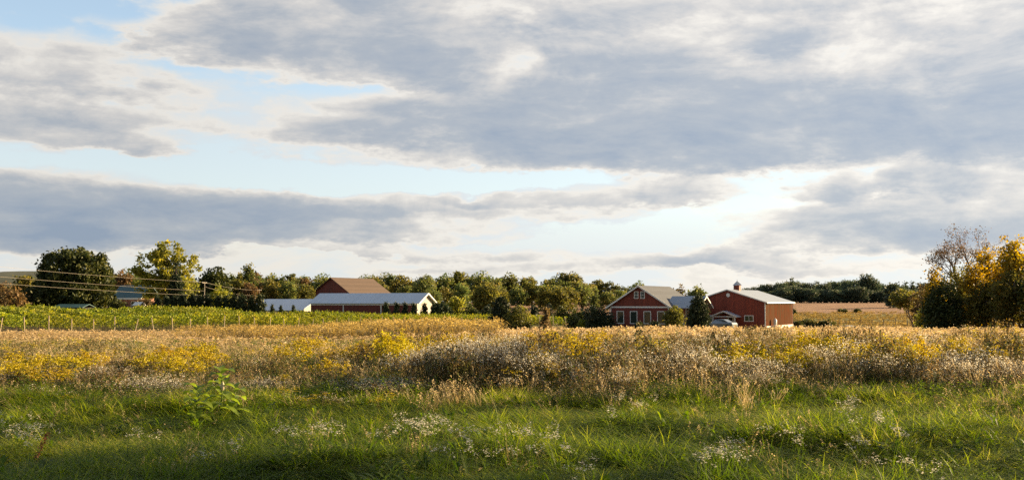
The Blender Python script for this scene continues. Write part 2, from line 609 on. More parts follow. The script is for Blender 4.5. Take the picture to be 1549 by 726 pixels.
M['hazed_leaf'] = leaf_mat('leaf_far_hazed', [(0.05, (.035, .060, .038)), (0.5, (.065, .090, .055)), (0.95, (.14, .145, .06))], 0.25, vary=0.25, hue=0.015)  # distance haze put into the leaf colour as a blue-green cast
M['conifer'] = leaf_mat('leaf_conifer', [(0.05, (.016, .026, .012)), (0.5, (.030, .044, .018)), (0.95, (.060, .070, .026))], 0.15, vary=0.25, hue=0.015)
M['bush'] = leaf_mat('leaf_bush', [(0.05, (.035, .050, .014)), (0.5, (.065, .080, .020)), (0.95, (.13, .12, .030))], 0.3, vary=0.3, hue=0.03)
M['vine'] = leaf_mat('leaf_vine', [(0.05, (.055, .075, .010)), (0.5, (.165, .19, .018)), (0.95, (.40, .36, .036))], 0.38, vary=0.2, hue=0.018)
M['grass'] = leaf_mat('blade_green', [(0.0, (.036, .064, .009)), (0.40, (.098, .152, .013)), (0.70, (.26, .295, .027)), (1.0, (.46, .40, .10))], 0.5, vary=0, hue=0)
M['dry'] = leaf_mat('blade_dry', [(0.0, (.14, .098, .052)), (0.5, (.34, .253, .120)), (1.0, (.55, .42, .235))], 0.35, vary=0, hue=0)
M['reed'] = leaf_mat('blade_reed', [(0.0, (.10, .068, .024)), (0.5, (.27, .185, .055)), (1.0, (.46, .34, .12))], 0.4, vary=0, hue=0)
M['olive'] = leaf_mat('leaf_olive', [(0.0, (.040, .055, .014)), (0.5, (.105, .115, .028)), (1.0, (.22, .19, .055))], 0.35, vary=0.1, hue=0.01)
M['brownleaf'] = leaf_mat('leaf_brown', [(0.0, (.055, .040, .018)), (0.5, (.14, .095, .038)), (1.0, (.26, .175, .075))], 0.35, vary=0.1, hue=0.01)
M['goldrod'] = leaf_mat('bloom_gold', [(0.0, (.22, .13, .012)), (0.5, (.36, .28, .020)), (1.0, (.56, .45, .035))], 0.35, vary=0.1, hue=0.01)
M['aster'] = leaf_mat('bloom_white', [(0.0, (.30, .25, .16)), (0.5, (.54, .49, .38)), (1.0, (.76, .72, .63))], 0.35, vary=0.05, hue=0.0)
M['milk_leaf'] = leaf_mat('leaf_milkweed', [(0.0, (.12, .18, .025)), (1.0, (.29, .36, .05))], 0.5, vary=0.1, hue=0.0, rough=0.45)
M['pod'] = plain('seed_pod', (.55, .45, .30), 0.8, nscale=30, namt=0.1)

# ------------------------------------------------------------------ ground
def build_ground():
    ys = np.concatenate([np.linspace(-60, 0, 14)[:-1], np.linspace(0, 30, 90)[:-1], np.linspace(30, 60, 40)[:-1], np.linspace(60, 260, 100)[:-1], np.linspace(260, 520, 50)[:-1], np.linspace(520, 1400, 20)])
    t = np.linspace(-1, 1, 261)
    xs = np.sign(t) * (36 * np.abs(t) + 1264 * np.abs(t) ** 4)
    X, Y = np.meshgrid(xs, ys)
    V = np.stack([X, Y, gz(X, Y)], -1).reshape(-1, 3)
    nx, ny = len(xs), len(ys)
    i = np.arange(nx - 1)[None, :] + nx * np.arange(ny - 1)[:, None]
    F = np.stack([i, i + 1, i + nx + 1, i + nx], -1).reshape(-1, 4)
    m, nt, p = new_mat('ground')
    N, L = nt.nodes, nt.links
    ge = N.new('ShaderNodeNewGeometry')
    sp = N.new('ShaderNodeSeparateXYZ')
    L.new(ge.outputs['Position'], sp.inputs[0])

    def noise(scale, det=6, sc=(1, 1, 1)):
        mp = N.new('ShaderNodeMapping')
        mp.inputs['Scale'].default_value = sc
        L.new(ge.outputs['Position'], mp.inputs['Vector'])
        n = N.new('ShaderNodeTexNoise')
        n.inputs['Scale'].default_value = scale
        n.inputs['Detail'].default_value = det
        L.new(mp.outputs[0], n.inputs['Vector'])
        return n.outputs['Fac']

    def ramp(f, stops):
        r = N.new('ShaderNodeValToRGB')
        set_ramp(r, stops)
        L.new(f, r.inputs['Fac'])
        return r.outputs[0]

    def wob(axis, amp, scale):
        a = N.new('ShaderNodeMath')
        a.operation = 'MULTIPLY_ADD'
        L.new(noise(scale, 4), a.inputs[0])
        a.inputs[1].default_value = amp
        L.new(sp.outputs[axis], a.inputs[2])
        return a.outputs[0]

    def step(v, a, b):
        n = N.new('ShaderNodeMapRange')
        n.interpolation_type = 'SMOOTHSTEP'
        n.inputs['From Min'].default_value, n.inputs['From Max'].default_value = a, b
        L.new(v, n.inputs['Value'])
        return n.outputs[0]

    def mix(f, a, b):
        n = N.new('ShaderNodeMix')
        n.data_type = 'RGBA'
        L.new(f, n.inputs['Factor'])
        L.new(a, n.inputs['A'])
        L.new(b, n.inputs['B'])
        return n.outputs['Result']
    green = ramp(noise(1.2), [(0.3, (.040, .052, .012)), (0.7, (.085, .085, .024))])
    tan = ramp(noise(0.6), [(0.3, (.11, .080, .040)), (0.7, (.22, .16, .085))])
    pasture = ramp(noise(0.35, 8), [(0.3, (.075, .085, .018)), (0.5, (.17, .14, .035)), (0.68, (.25, .21, .10))])
    brown = ramp(noise(0.10, 8, (1, 2.2, 1)), [(0.3, (.20, .115, .070)), (0.7, (.32, .195, .125))])
    c = mix(step(wob(1, 6, .3), 18, 24), green, tan)
    c = mix(step(wob(1, 25, .05), 140, 175), c, pasture)
    c = mix(step(wob(1, 22, .03), 283, 287), c, brown)
    L.new(c, p.inputs['Base Color'])
    p.inputs['Roughness'].default_value = 0.95
    p.inputs['Specular IOR Level'].default_value = 0.1
    b = N.new('ShaderNodeBump')
    b.inputs['Distance'].default_value = 0.6
    b.inputs['Strength'].default_value = 0.8
    L.new(noise(0.9, 8), b.inputs['Height'])
    L.new(b.outputs[0], p.inputs['Normal'])
    tag(mk('ground', V, F, m, smooth=True), 'rolling meadow ground falling away to the farm', kind='structure')


build_ground()


def build_hills():
    xs = np.linspace(-900, 300, 80)
    V, F = [], []
    for j, (y, k) in enumerate(((700, 0), (760, .6), (840, 1), (960, .9), (1100, 0))):
        h = (24 + 5 * np.sin(xs / 90) + 4 * (vnoise(xs, xs * 0, 35, 5) - .5)) * k * S(-140, -330, xs)
        V.append(np.stack([xs, np.full_like(xs, y), h - 2.0], -1))
    V = np.concatenate(V)
    n = len(xs)
    i = np.arange(n - 1)[None, :] + n * np.arange(4)[:, None]
    F = np.stack([i, i + 1, i + n + 1, i + n], -1).reshape(-1, 4)
    tag(mk('hills', V, F, plain('wooded_hill', (.05, .055, .03), 0.95, nscale=0.15, namt=0.4), smooth=True), 'low wooded ridge far off on the left', kind='structure')


build_hills()

# ------------------------------------------------------------------ buildings
def at_base(px, Y, py=456):
    p = at(px, py, Y)
    return Vector((p.x, p.y, g(p.x, p.y)))


def window(parent, x, z0, z1, w, y=0.0, fr=0.09, mull=False, axis='y'):
    """a framed window standing 3 cm proud of a front wall; frame > pane"""
    f = MB()
    f.box(x - w / 2 - fr, x + w / 2 + fr, y - .05, y + .02, z1, z1 + fr)
    f.box(x - w / 2 - fr - .03, x + w / 2 + fr + .03, y - .08, y + .02, z0 - fr, z0)
    f.box(x - w / 2 - fr, x - w / 2, y - .05, y + .02, z0, z1)
    f.box(x + w / 2, x + w / 2 + fr, y - .05, y + .02, z0, z1)
    if mull in ('v', True):
        f.box(x - .025, x + .025, y - .04, y + .01, z0, z1)
    if mull in ('h', True):
        zc = (z0 + z1) / 2
        f.box(x - w / 2, x + w / 2, y - .036, y + .01, zc - .025, zc + .025)
    fo = f.build('window', M['trim'], parent)
    MB().box(x - w / 2, x + w / 2, y - .015, y + .012, z0, z1).build('pane', M['glass'], fo)
    return fo


def gable_roof(parent, name, hw, zr, ze, y0, y1, mat, th=0.14):
    """two slopes with the ridge along y"""
    poly = [(-hw, ze), (0, zr), (hw, ze), (hw, ze - th), (0, zr - th), (-hw, ze - th)]
    m = MB()
    m.prism([(-hw, ze), (0, zr), (0, zr - th), (-hw, ze - th)], 'y', y0, y1)
    m.prism([(0.0, zr), (hw, ze), (hw, ze - th), (0.0, zr - th)], 'y', y0, y1)
    return m.build(name, mat, parent)


# --- the red house with the four tall windows
TH = R(28)
hb = at_base(967, 150)
hb.z = -2.6
house = thing('house', hb, -TH, 'red clapboard house with four tall windows, grey shingle roof and a low side wing', 'house')
MB().prism([(-4.6, 0), (4.6, 0), (4.6, 3.47), (-4.6, 3.47)], 'y', 0, 13.6).build('wall', M['red_clap'], house)
MB().prism([(-4.6, 3.47), (4.6, 3.47), (4.6, 3.70), (0, 6.54), (-4.6, 3.70)], 'y', 0.003, 13.597).build('gable', M['red_board'], house)
rf = gable_roof(house, 'roof', 5.25, 6.72, 3.40, -.45, 14.05, M['shingle'])
b = MB()
for s in (-1, 1):
    b.prism([(s * 5.29, 3.42), (0, 6.765), (0, 6.50), (s * 5.29, 3.16)], 'y', -.50, -.45)
b.build('bargeboard', M['trim'], house)
MB().box(-4.66, 4.66, -.05, 0, 3.36, 3.58).build('trim_band', M['trim'], house)
for x in (-4.66, 4.52):
    MB().box(x, x + .14, -.04, .0, 0, 3.36).build('corner_board', M['trim'], house)
MB().tube([(-4.95, -.2, 3.2), (-4.75, -.12, 2.9), (-4.75, -.12, 0)], .05).build('downspout', M['trim'], house)
MB().tube([(-5.3, -.42, 3.30), (-5.3, 14, 3.30)], .07).build('gutter', M['trim'], house)
for x in (-3.05, -.90, 1.27, 3.42):
    window(house, x, 1.06, 2.78, 1.0)
for x in (-.47, .55):
    window(house, x, 4.82, 5.75, .52, fr=.08, mull='h')
MB().box(-4.64, 4.64, -.03, 0, 0, .35).build('foundation', M['stone'], house)
# the low wing on its right side: ridge along x
WY, WH = 4.6, 2.9
MB().prism([(WY - WH, 0), (WY + WH, 0), (WY + WH, 3.45), (WY, 4.95), (WY - WH, 3.45)], 'x', 4.603, 8.5).build('wing', M['red_board'], house)
m_ = MB()
for s in (-1, 1):
    m_.prism([(WY, 5.13), (WY + s * 3.35, 3.40), (WY + s * 3.35, 3.28), (WY, 5.01)], 'x', 3.6, 9.0)
m_.build('wing_roof', M['roof_metal'], house)
b = MB()
for s in (-1, 1):
    b.prism([(WY, 5.17), (WY + s * 3.39, 3.42), (WY + s * 3.39, 3.20), (WY, 4.95)], 'x', 9.0, 9.05)
b.build('bargeboard', M['white'], house)
for x in (5.5, 6.8, 8.2):
    MB().box(x - .08, x + .08, WY - 3.2, WY - 3.04, 0, 3.3).build('porch_post', M['wood'], house)
window(house, 5.9, 1.0, 2.3, .9, y=WY - WH)
MB().box(7.1, 8.0, WY - WH - .05, WY - WH, .1, 2.2).build('door', M['wood'], house)

# --- the red barn with the cupola
TB = R(30)
bb = at_base(1100.5, 155)
bb.z = -2.55
barn = thing('barn', bb, -TB, 'red metal barn with a small cupola, gabled porch and right side streaked with painted-in sheen', 'barn')
HB, BL, ZE, ZR = 5.9, 16.0, 4.10, 5.98
MB().prism([(-HB, 0), (HB, 0), (HB, ZE), (0, ZR), (-HB, ZE)], 'y', 0, BL).build('wall', M['red_barn'], barn)
gable_roof(barn, 'roof', HB + .35, ZR + .16, ZE + .05, -.3, BL + .4, M['roof_metal'], .13)
b = MB()
for s in (-1, 1):
    b.prism([(s * (HB + .37), ZE + .06), (0, ZR + .18), (0, ZR + .02), (s * (HB + .37), ZE - .10)], 'y', -.34, -.30)
b.box(HB + .35, HB + .41, -.3, BL + .4, ZE - .14, ZE + .04)
b.build('fascia', M['white'], barn)
MB().box(HB - .12, HB + .03, -.035, 0, 0, ZE - .1).build('corner_board', M['white'], barn)
MB().box(HB, HB + .05, .15, BL - .3, .55, ZE - .15).build('side_panel', M['sheen_streak_metal'], barn)
MB().box(HB, HB + .16, 0.05, BL - .1, 0, .5).build('plinth', M['stone'], barn)
MB().tube([(HB + .12, BL - .1, ZE - .1), (HB + .12, BL - .1, 0)], .07).build('downspout', M['bark'], barn)
MB().lathe([(.30, -.04), (.30, .04)]).build('vent', M['white'], barn).matrix_local = Matrix.Translation((.12, -.03, 5.25)) @ Euler((R(90), 0, 0)).to_matrix().to_4x4()
window(barn, 3.35, 1.28, 2.05, 1.25, mull='v')
window(barn, -2.75, 1.28, 2.05, .9, mull='v')
cu = MB().box(-.46, .46, 4.6, 5.52, ZR - .1, ZR + .86).build('cupola', M['red_board'], barn)
MB().lathe([(.78, 0), (.70, .06), (.10, .62), (.03, .68), (.02, .95)], (0, 5.06, ZR + .86), 4).build('cupola_roof', M['roof_metal'], cu)
pr = MB()
for s in (-1, 1):
    pr.prism([(s * 2.15, 1.98), (0, 2.82), (0, 2.70), (s * 2.15, 1.86)], 'y', -2.3, 0)
po = pr.build('porch_roof', M['roof_white'], barn)
b = MB()
for s in (-1, 1):
    b.prism([(s * 2.18, 2.0), (0, 2.85), (0, 2.66), (s * 2.18, 1.80)], 'y', -2.35, -2.30)
b.build('porch_trim', M['white'], po)
for x in (-1.75, 1.75):
    MB().box(x - .09, x + .09, -2.15, -1.97, 0, 2.05).build('porch_post', M['white'], barn)
MB().box(-1.75, 1.75, -2.12, -2.0, 1.86, 2.02).build('porch_beam', M['white'], barn)
d = MB().box(.0, .95, -.05, 0, .05, 2.1).build('door', M['white'], barn)
MB().box(.22, .73, -.06, -.052, .95, 1.85).build('door_pane', M['glass'], d)
MB().lathe([(.04, 0), (.04, .04)], (.85, -.09, 1.0)).build('handle', M['wire'], d)

tk = thing('storage_tank', bb + Matrix.Rotation(-TB, 3, 'Z') @ Vector((HB + .6, 3.2, .55)), -TB, 'small white upright tank on a stand by the sheen-streaked barn side', 'tank')
MB().lathe([(.02, 1.05), (.16, 1.02), (.26, .92), (.27, .2), (.24, .05), (.02, .0)][::-1]).build('drum', M['white'], tk, smooth=True)
MB().lathe([(.10, 1.0), (.10, 1.12), (.03, 1.14)]).build('cap', M['white'], tk)
MB().box(-.4, .4, -.4, .4, -.55, -.02).build('stand', M['stone'], tk)

# --- the long white-roofed barn
TL = R(20)
lc = at_base(629, 230)
lc.z = -2.7
lb = thing('long_barn', lc, -TL, 'long low dark red barn with a white metal roof behind the vineyard', 'barn')
LL, D = 28.0, 10.0
MB().box(-LL, 0, .35, D - .35, 0, 3.95).build('wall', M['dark_red'], lb)
m_ = MB()
for s in (-1, 1):
    y = D / 2 + s * (D / 2 + .1)
    m_.prism([(D / 2, 6.42), (y, 4.02), (y, 3.90), (D / 2, 6.30)], 'x', -LL - .4, .9)
m_.build('roof', M['roof_white'], lb)
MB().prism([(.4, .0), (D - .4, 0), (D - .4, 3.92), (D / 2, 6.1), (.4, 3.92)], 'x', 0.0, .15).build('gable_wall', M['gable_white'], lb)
b = MB()
for s in (-1, 1):
    y = D / 2 + s * (D / 2 + .14)
    b.prism([(D / 2, 6.46), (y, 4.04), (y, 3.74), (D / 2, 6.14)], 'x', .9, .97)
b.build('bargeboard', M['white'], lb)
MB().box(.15, .20, 3.6, 5.4, 0, 2.6).build('door', M['dark'], lb)  # near-black sheet painted for the shade inside the open doorway
MB().box(-LL, 0, .28, .35, 3.55, 3.85).build('fascia', M['trim'], lb)
for x in (-19.2, -9.2):
    MB().box(x, x + .22, .2, .34, 0, 3.55).build('wall_post', M['trim'], lb)

# --- the metal roofed shed beside it
sc_ = at(479, 452, 252)
sh = thing('shed', (sc_.x, sc_.y, -2.4), -TL, 'low pale metal roofed shed at the left end of the long barn', 'shed')
m_ = MB()
for s in (-1, 1):
    m_.prism([(0, 4.75), (s * 7.3, 1.95), (s * 7.3, 1.83), (0, 4.63)], 'x', -16, .3)
m_.build('roof', M['roof_white'], sh)
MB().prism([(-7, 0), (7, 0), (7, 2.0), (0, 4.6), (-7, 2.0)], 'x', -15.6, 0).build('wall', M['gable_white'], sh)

# --- the old brown-roofed barn behind
TO = R(29)
oc = at_base(501, 300)
ob = thing('old_barn', (oc.x, oc.y, -1.6), -TO, 'big old red barn with a weathered brown shingle roof', 'barn')
MB().prism([(-8.6, 0), (8.6, 0), (8.6, 4.7), (0, 10.2), (-8.6, 4.7)], 'y', 0, 20).build('wall', M['old_red'], ob)
gable_roof(ob, 'roof', 9.3, 10.55, 4.55, -.6, 20.6, M['brown_shingle'], .2)

# --- the teal roofed house among the trees
tc_ = at_base(192, 262)
th_ = thing('house', (tc_.x, tc_.y, tc_.z), -R(18), 'small brick house with a teal roof half hidden by trees', 'house')
MB().box(-4.6, 4.6, 0, 7, 0, 3.2).build('wall', M['brick'], th_)
m_ = MB()
for s in (-1, 1):
    m_.prism([(3.5, 6.7), (3.5 + s * 4.1, 3.25), (3.5 + s * 4.1, 3.1), (3.5, 6.55)], 'x', -5.0, 5.0)
m_.build('roof', M['roof_teal'], th_)
MB().box(-5.0, 5.0, -.68, -.60, 2.85, 3.3).build('fascia', M['white'], th_)
MB().box(-5.05, -5.0, -.6, 7.6, 2.85, 3.1).build('fascia', M['white'], th_)
for x in (-2.4, 2.0):
    window(th_, x, 1.0, 2.3, 1.2)

# --- two small sheds that just show over the vines
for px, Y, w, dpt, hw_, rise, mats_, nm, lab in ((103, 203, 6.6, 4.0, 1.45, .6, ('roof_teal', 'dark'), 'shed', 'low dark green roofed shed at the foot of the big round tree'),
                                               (206, 204, 1.3, 2.0, 1.9, .6, ('white', 'gable_white'), 'pump_house', 'tiny white pump house showing over the vines by the brick house')):
    c = at_base(px, Y)
    t = thing(nm, c, -R(12), lab, 'shed')
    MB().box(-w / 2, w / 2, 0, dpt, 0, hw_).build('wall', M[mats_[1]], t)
    m_ = MB()
    for q in (-1, 1):
        m_.prism([(dpt / 2, hw_ + rise + .1), (dpt / 2 + q * (dpt / 2 + .2), hw_ + .04), (dpt / 2 + q * (dpt / 2 + .2), hw_ - .05), (dpt / 2, hw_ + rise)], 'x', -w / 2 - .2, w / 2 + .2)
    m_.build('roof', M[mats_[0]], t)

# --- the car by the porch
def build_car():
    c = at_base(1090, 143)
    rt = thing('parked_car', (c.x, c.y, g(c.x, c.y) + .35), R(-38), 'silver grey car parked in front of the barn porch', 'car')
    L_, W = 4.4, .86
    prof = [(-2.2, .35), (-2.22, .62), (-2.05, .78), (-1.2, .92), (-.55, 1.38), (.05, 1.47), (.75, 1.43), (1.5, 1.05), (2.05, .98), (2.2, .75), (2.18, .35)]
    v, f = [], []
    ws = [.72, .84, .84, .82, .66, .62, .62, .74, .78, .8, .76]
    n = len(prof)
    for (x, z), w in zip(prof, ws):
        v += [(x, -w, z), (x, w, z)]
    low = len(v)
    for (x, z) in prof:
        v += [(x, -W, min(z, .82)), (x, W, min(z, .82))]
    for i in range(n - 1):
        f.append((2 * i, 2 * i + 1, 2 * i + 3, 2 * i + 2))
    for s in (0, 1):
        for i in range(n - 1):
            f.append((2 * i + s, 2 * i + 2 + s, low + 2 * i + 2 + s, low + 2 * i + s))
    base = len(v)
    for x, z in prof:
        v += [(x, -W, .28), (x, W, .28)]
    for s in (0, 1):
        for i in range(n - 1):
            f.append((low + 2 * i + s, low + 2 * i + 2 + s, base + 2 * i + 2 + s, base + 2 * i + s))
    for i in range(n - 1):
        f.append((base + 2 * i, base + 2 * i + 1, base + 2 * i + 3, base + 2 * i + 2))
    f += [(0, 1, low + 1, low), (low, low + 1, base + 1, base), (2 * n - 2, 2 * n - 1, low + 2 * n - 1, low + 2 * n - 2), (low + 2 * n - 2, low + 2 * n - 1, base + 2 * n - 1, base + 2 * n - 2)]
    MB().add(v, f).build('body', M['car'], rt, smooth=False)
    for s in (-1, 1):
        gl = MB()
        for poly in ([(-1.05, .95), (-.52, 1.34), (-.02, 1.41), (-.02, .95)], [(.04, .95), (.04, 1.41), (.72, 1.37), (1.30, 1.06), (1.30, .95)]):
            q = [(x, s * (.845 - (z - .82) * .33), z) for x, z in poly]
            b0 = [(x, y - s * .05, z) for x, y, z in q]
            k = len(q)
            gl.add(q + b0, [tuple(range(k)), tuple(range(2 * k - 1, k - 1, -1))] + [(i, (i + 1) % k, k + (i + 1) % k, k + i) for i in range(k)])
        gl.build('side_window', M['glass'], rt)
    MB().add([(-1.22, -.70, .945), (-1.22, .70, .945), (-.60, .60, 1.375), (-.60, -.60, 1.375)], [(0, 1, 2, 3)]).build('windscreen', M['glass'], rt)
    for x in (-1.35, 1.35):
        for s in (-1, 1):
            w = MB().lathe([(.30, -.1), (.33, -.06), (.33, .06), (.30, .1)], n=20).build('wheel', M['tyre'], rt)
            w.matrix_local = Matrix.Translation((x, s * .80, .33)) @ Euler((R(90), 0, 0)).to_matrix().to_4x4()
            MB().lathe([(.20, -.11), (.20, .11)], n=14).build('rim', M['wire'], w)
    for s in (-1, 1):
        MB().box(-2.24, -2.10, s * .6 - .16, s * .6 + .16, .58, .72).build('headlight', M['lamp_glass'], rt)


build_car()

# --- utility poles and their wires
def utility_pole(p, ztop, zs, label, rz):
    t = thing('utility_pole', p, rz, label, 'utility pole')
    h = ztop - p.z
    MB().tube([(0, 0, 0), (0, 0, h)], [.12, .08]).build('pole', M['pole'], t)
    c = MB().box(-.9, .9, -.05, .05, h - .33, h - .22).build('crossarm', M['pole'], t)
    for x in (-.8, .8):
        MB().lathe([(.05, 0), (.07, .06), (.05, .14)], (x, 0, h - .2), 8).build('insulator', M['lamp_glass'], c)
    return t


PA = at_base(309, 215)
PB = Vector((-80, 125, g(-80, 125)))
PC = at_base(392, 300)
utility_pole(PA, 6.0, None, 'grey wooden utility pole with a short crossarm beside the yellow tree', R(75))
utility_pole(PC, 5.4, None, 'small far utility pole in front of the autumn trees', R(60))
for i, (za, zb, lab) in enumerate(((5.84, 7.7, 'top overhead wire crossing the dark round tree'),
                                   (4.0, 6.2, 'middle overhead wire crossing the dark round tree'),
                                   (2.98, 5.2, 'lowest overhead wire crossing the dark round tree'))):
    pts = []
    for k in range(25):
        t = k / 24
        pts.append((PA.x + (PB.x - PA.x) * t, PA.y + (PB.y - PA.y) * t, za + (zb - za) * t - 2.0 * t * (1 - t) * (.6 if i else .9)))
    tag(MB().tube(pts, .015, 5).build('overhead_wire', M['wire']), lab, 'wire')
for za, zb, lab in ((5.84, 5.2, 'upper overhead wire running right from the pole to the far pole'), (4.9, 3.4, 'lower overhead wire running right from the pole to the far pole')):
    pts = []
    for k in range(17):
        t = k / 16
        pts.append((PA.x + (PC.x - PA.x) * t, PA.y + (PC.y - PA.y) * t, za + (zb - za) * t - 4.0 * t * (1 - t) * .5))
    tag(MB().tube(pts, .018, 5).build('overhead_wire', M['wire']), lab, 'wire')

# ------------------------------------------------------------------ trees and shrubs
def unit(n):
    v = rng.normal(size=(n, 3))
    return v / np.linalg.norm(v, axis=1, keepdims=True)


def leaves(C, size, tint, up=0.0):
    """one rhombic leaf per centre, turned at random"""
    n = len(C)
    a = unit(n)
    b = unit(n)
    b[:, 2] += up
    b -= a * (a * b).sum(1, keepdims=True)
    b /= np.linalg.norm(b, axis=1, keepdims=True)
    s = (size * rng.uniform(.6, 1.3, n))[:, None]
    V = np.stack([C - a * s, C - b * s * .62, C + a * s, C + b * s * .62], 1).reshape(-1, 3)
    F = np.arange(4 * n).reshape(-1, 4)
    return V, F, np.repeat(np.clip(tint, 0, 1), 4)


def crown(blobs, nclump, per, cr, size, shell=.55, cut=None):
    """leaf clumps spread through the volume of several lobes, most of them near the outside"""
    B = np.array(blobs, float)
    w = (B[:, 3] * B[:, 4] + B[:, 3] * B[:, 5]) ** .9
    k = rng.choice(len(B), nclump, p=w / w.sum())
    d = unit(nclump)
    r = shell + (1 - shell) * rng.uniform(0, 1, nclump) ** .6
    C = B[k, :3] + d * B[k, 3:6] * r[:, None] * rng.normal(1, .07, nclump)[:, None]
    if cut is not None:
        C = C[cut(C)]
    ct = rng.normal(0, .16, len(C))
    rr = cr * rng.uniform(.6, 1.3, len(C))
    L = np.repeat(C, per, 0) + rng.normal(size=(len(C) * per, 3)) * np.repeat(rr, per)[:, None] * np.array([.55, .55, .42])
    tint = .5 + np.repeat(ct, per) + rng.normal(0, .17, len(L))
    V, F, t = leaves(L, size, tint)
    return V, F, t, C


def limbs(mb, C, base, top, r, n, bend=.2):
    """trunk plus limbs reaching for some of the clumps"""
    base, top = Vector(base), Vector(top)
    pts = [base.lerp(top, t) + Vector((rnd.uniform(-1, 1), rnd.uniform(-1, 1), 0)) * bend * (t > 0) for t in (0, .3, .6, 1)]
    mb.tube(pts, [r * 1.25, r, r * .75, r * .3], 8)
    idx = rng.choice(len(C), min(n, len(C)), replace=False)
    for i in idx:
        c = Vector(C[i])
        t = rnd.uniform(.35, .95)
        s = base.lerp(top, t)
        if c.z < s.z - .5:
            s = base.lerp(top, max(.2, t - .35))
        m = s.lerp(c, .5) + Vector((0, 0, (c - s).length * rnd.uniform(-.02, .15)))
        rr = r * rnd.uniform(.25, .5) * (1.1 - t * .6)
        mb.tube([s, m, c], [rr, rr * .6, rr * .15], 6, False)


def tree(name, base, blobs, mat, label, cat='tree', group=None, nclump=260, per=22, cr=.8, size=.26, shell=.5, trunk=None, bark='bark', nlimb=16, h=None, cut=None):
    t = thing(name, base, 0, label, cat, group)
    V, F, ti, C = crown(blobs, nclump, per, cr, size, shell, cut)
    mk('crown', V, F, M[mat], ti, parent=t)
    B = np.array(blobs)
    top = B[:, 2].max()
    mb = MB()
    limbs(mb, C, (0, 0, -.3), (B[:, 0].mean() * .6, B[:, 1].mean() * .6, top), trunk or .035 * (top + 2), nlimb)
    mb.build('trunk', M[bark], t, smooth=True)
    return t


def ptree(name, px, top, hw, Y, mat, label, shape='round', **kw):
    """a tree on the bearing px whose crown reaches photograph row top and is hw pixels to a side"""
    b = at_base(px, Y)
    H = at(px, top, Y).z - b.z
    w = hw / F_PX * Y
    j = lambda a: rnd.uniform(-a, a)
    if shape == 'round':
        bl = [(0, 0, H * .55, w * .85, w * .85, H * .42), (-w * .35, j(w * .3), H * .48, w * .65, w * .6, H * .36), (w * .38, j(w * .3), H * .50, w * .62, w * .6, H * .36),
              (j(w * .2), 0, H * .72, w * .6, w * .6, H * .28), (0, 0, H * .3, w * .85, w * .8, H * .28)]
    elif shape == 'dome':
        bl = [(0, 0, H * .50, w * .93, w * .93, H * .47), (-w * .42, 0, H * .56, w * .55, w * .55, H * .36), (w * .42, 0, H * .56, w * .55, w * .55, H * .36), (0, 0, H * .28, w * 1.02, w * 1.0, H * .28)]
    elif shape == 'open':
        bl = [(j(w * .3), j(w * .3), H * .80, w * .42, w * .42, H * .19), (-w * .45, j(w * .3), H * .62, w * .5, w * .5, H * .2), (w * .5, j(w * .3), H * .64, w * .48, w * .5, H * .18),
              (0, 0, H * .5, w * .6, w * .6, H * .25), (-w * .4, 0, H * .36, w * .5, w * .5, H * .2), (w * .4, 0, H * .38, w * .5, w * .5, H * .22)]
    elif shape == 'bush':
        bl = [(0, 0, H * .45, w * .8, w * .8, H * .52), (-w * .45, j(w * .3), H * .35, w * .55, w * .55, H * .42), (w * .45, j(w * .3), H * .36, w * .55, w * .55, H * .42)]
    elif shape == 'cone':
        bl = [(0, 0, H * (.16 + .16 * k), w * (1.0 - .17 * k), w * (1.0 - .17 * k), H * .17) for k in range(6)]
    elif shape == 'column':
        bl = [(0, 0, H * .3, w * .95, w * .95, H * .34), (0, 0, H * .55, w * .8, w * .8, H * .3), (0, 0, H * .80, w * .48, w * .48, H * .2)]
    return tree(name, b, bl, mat, label, **kw)


def dup(src, loc, rz, s, label=None, group=None):
    c = copy_tree(src)
    c.location = loc
    c.rotation_euler = (0, 0, rz)
    c.scale = s if isinstance(s, tuple) else (s, s, s)
    if label:
        c['label'] = label
    if group:
        c['group'] = group
    return c


# the single trees on the left
ptree('broadleaf_tree', 112, 375, 53, 215, 'oak', 'big dense dark green round tree behind the left end of the vineyard', 'dome', nclump=900, per=40, cr=.85, size=.34, shell=.86, nlimb=20)
ptree('shrub', 55, 425, 28, 208, 'oak', 'dark green bush at the left foot of the big round tree', 'bush', cat='shrub', nclump=150, per=26, cr=.9, size=.3)
ptree('broadleaf_tree', 250, 363, 50, 236, 'yellow', 'tall open yellow-green tree right of the teal roof', 'open', nclump=210, per=40, cr=1.0, size=.34, shell=.45, nlimb=30)
ptree('spruce_tree', 266, 403, 16, 226, 'conifer', 'dark spruce in front of the tall yellow-green tree', 'cone', nclump=170, per=26, cr=.7, size=.28, nlimb=8)
ptree('broadleaf_tree', 322, 405, 24, 285, 'oak', 'dark round tree right of the tall yellow-green tree', nclump=220, per=24, cr=1.1, size=.4)
ptree('shrub', 333, 432, 18, 232, 'yellow', 'yellow-green bush under the utility wires', 'bush', cat='shrub', nclump=110, per=22, cr=.8, size=.28)
ptree('shrub', 12, 423, 24, 200, 'russet', 'russet brown bush at the left edge beyond the vines', 'bush', cat='shrub', nclump=130, per=20, cr=.8, size=.26)
ptree('broadleaf_tree', 40, 413, 20, 245, 'autumn', 'olive gold tree left of the big dark round tree', nclump=150, per=22, cr=1, size=.34)
ptree('broadleaf_tree', 186, 409, 14, 320, 'russet', 'brownish tree behind the teal roof', nclump=120, per=20, cr=1.1, size=.42)
ptree('shrub', 178, 452, 14, 212, 'bush', 'green bush below the wall of the brick house', 'bush', cat='shrub', nclump=70, per=20, cr=.6, size=.24)
ptree('shrub', 222, 450, 18, 214, 'russet', 'reddish brown bush right of the brick house', 'bush', cat='shrub', nclump=80, per=20, cr=.6, size=.24)

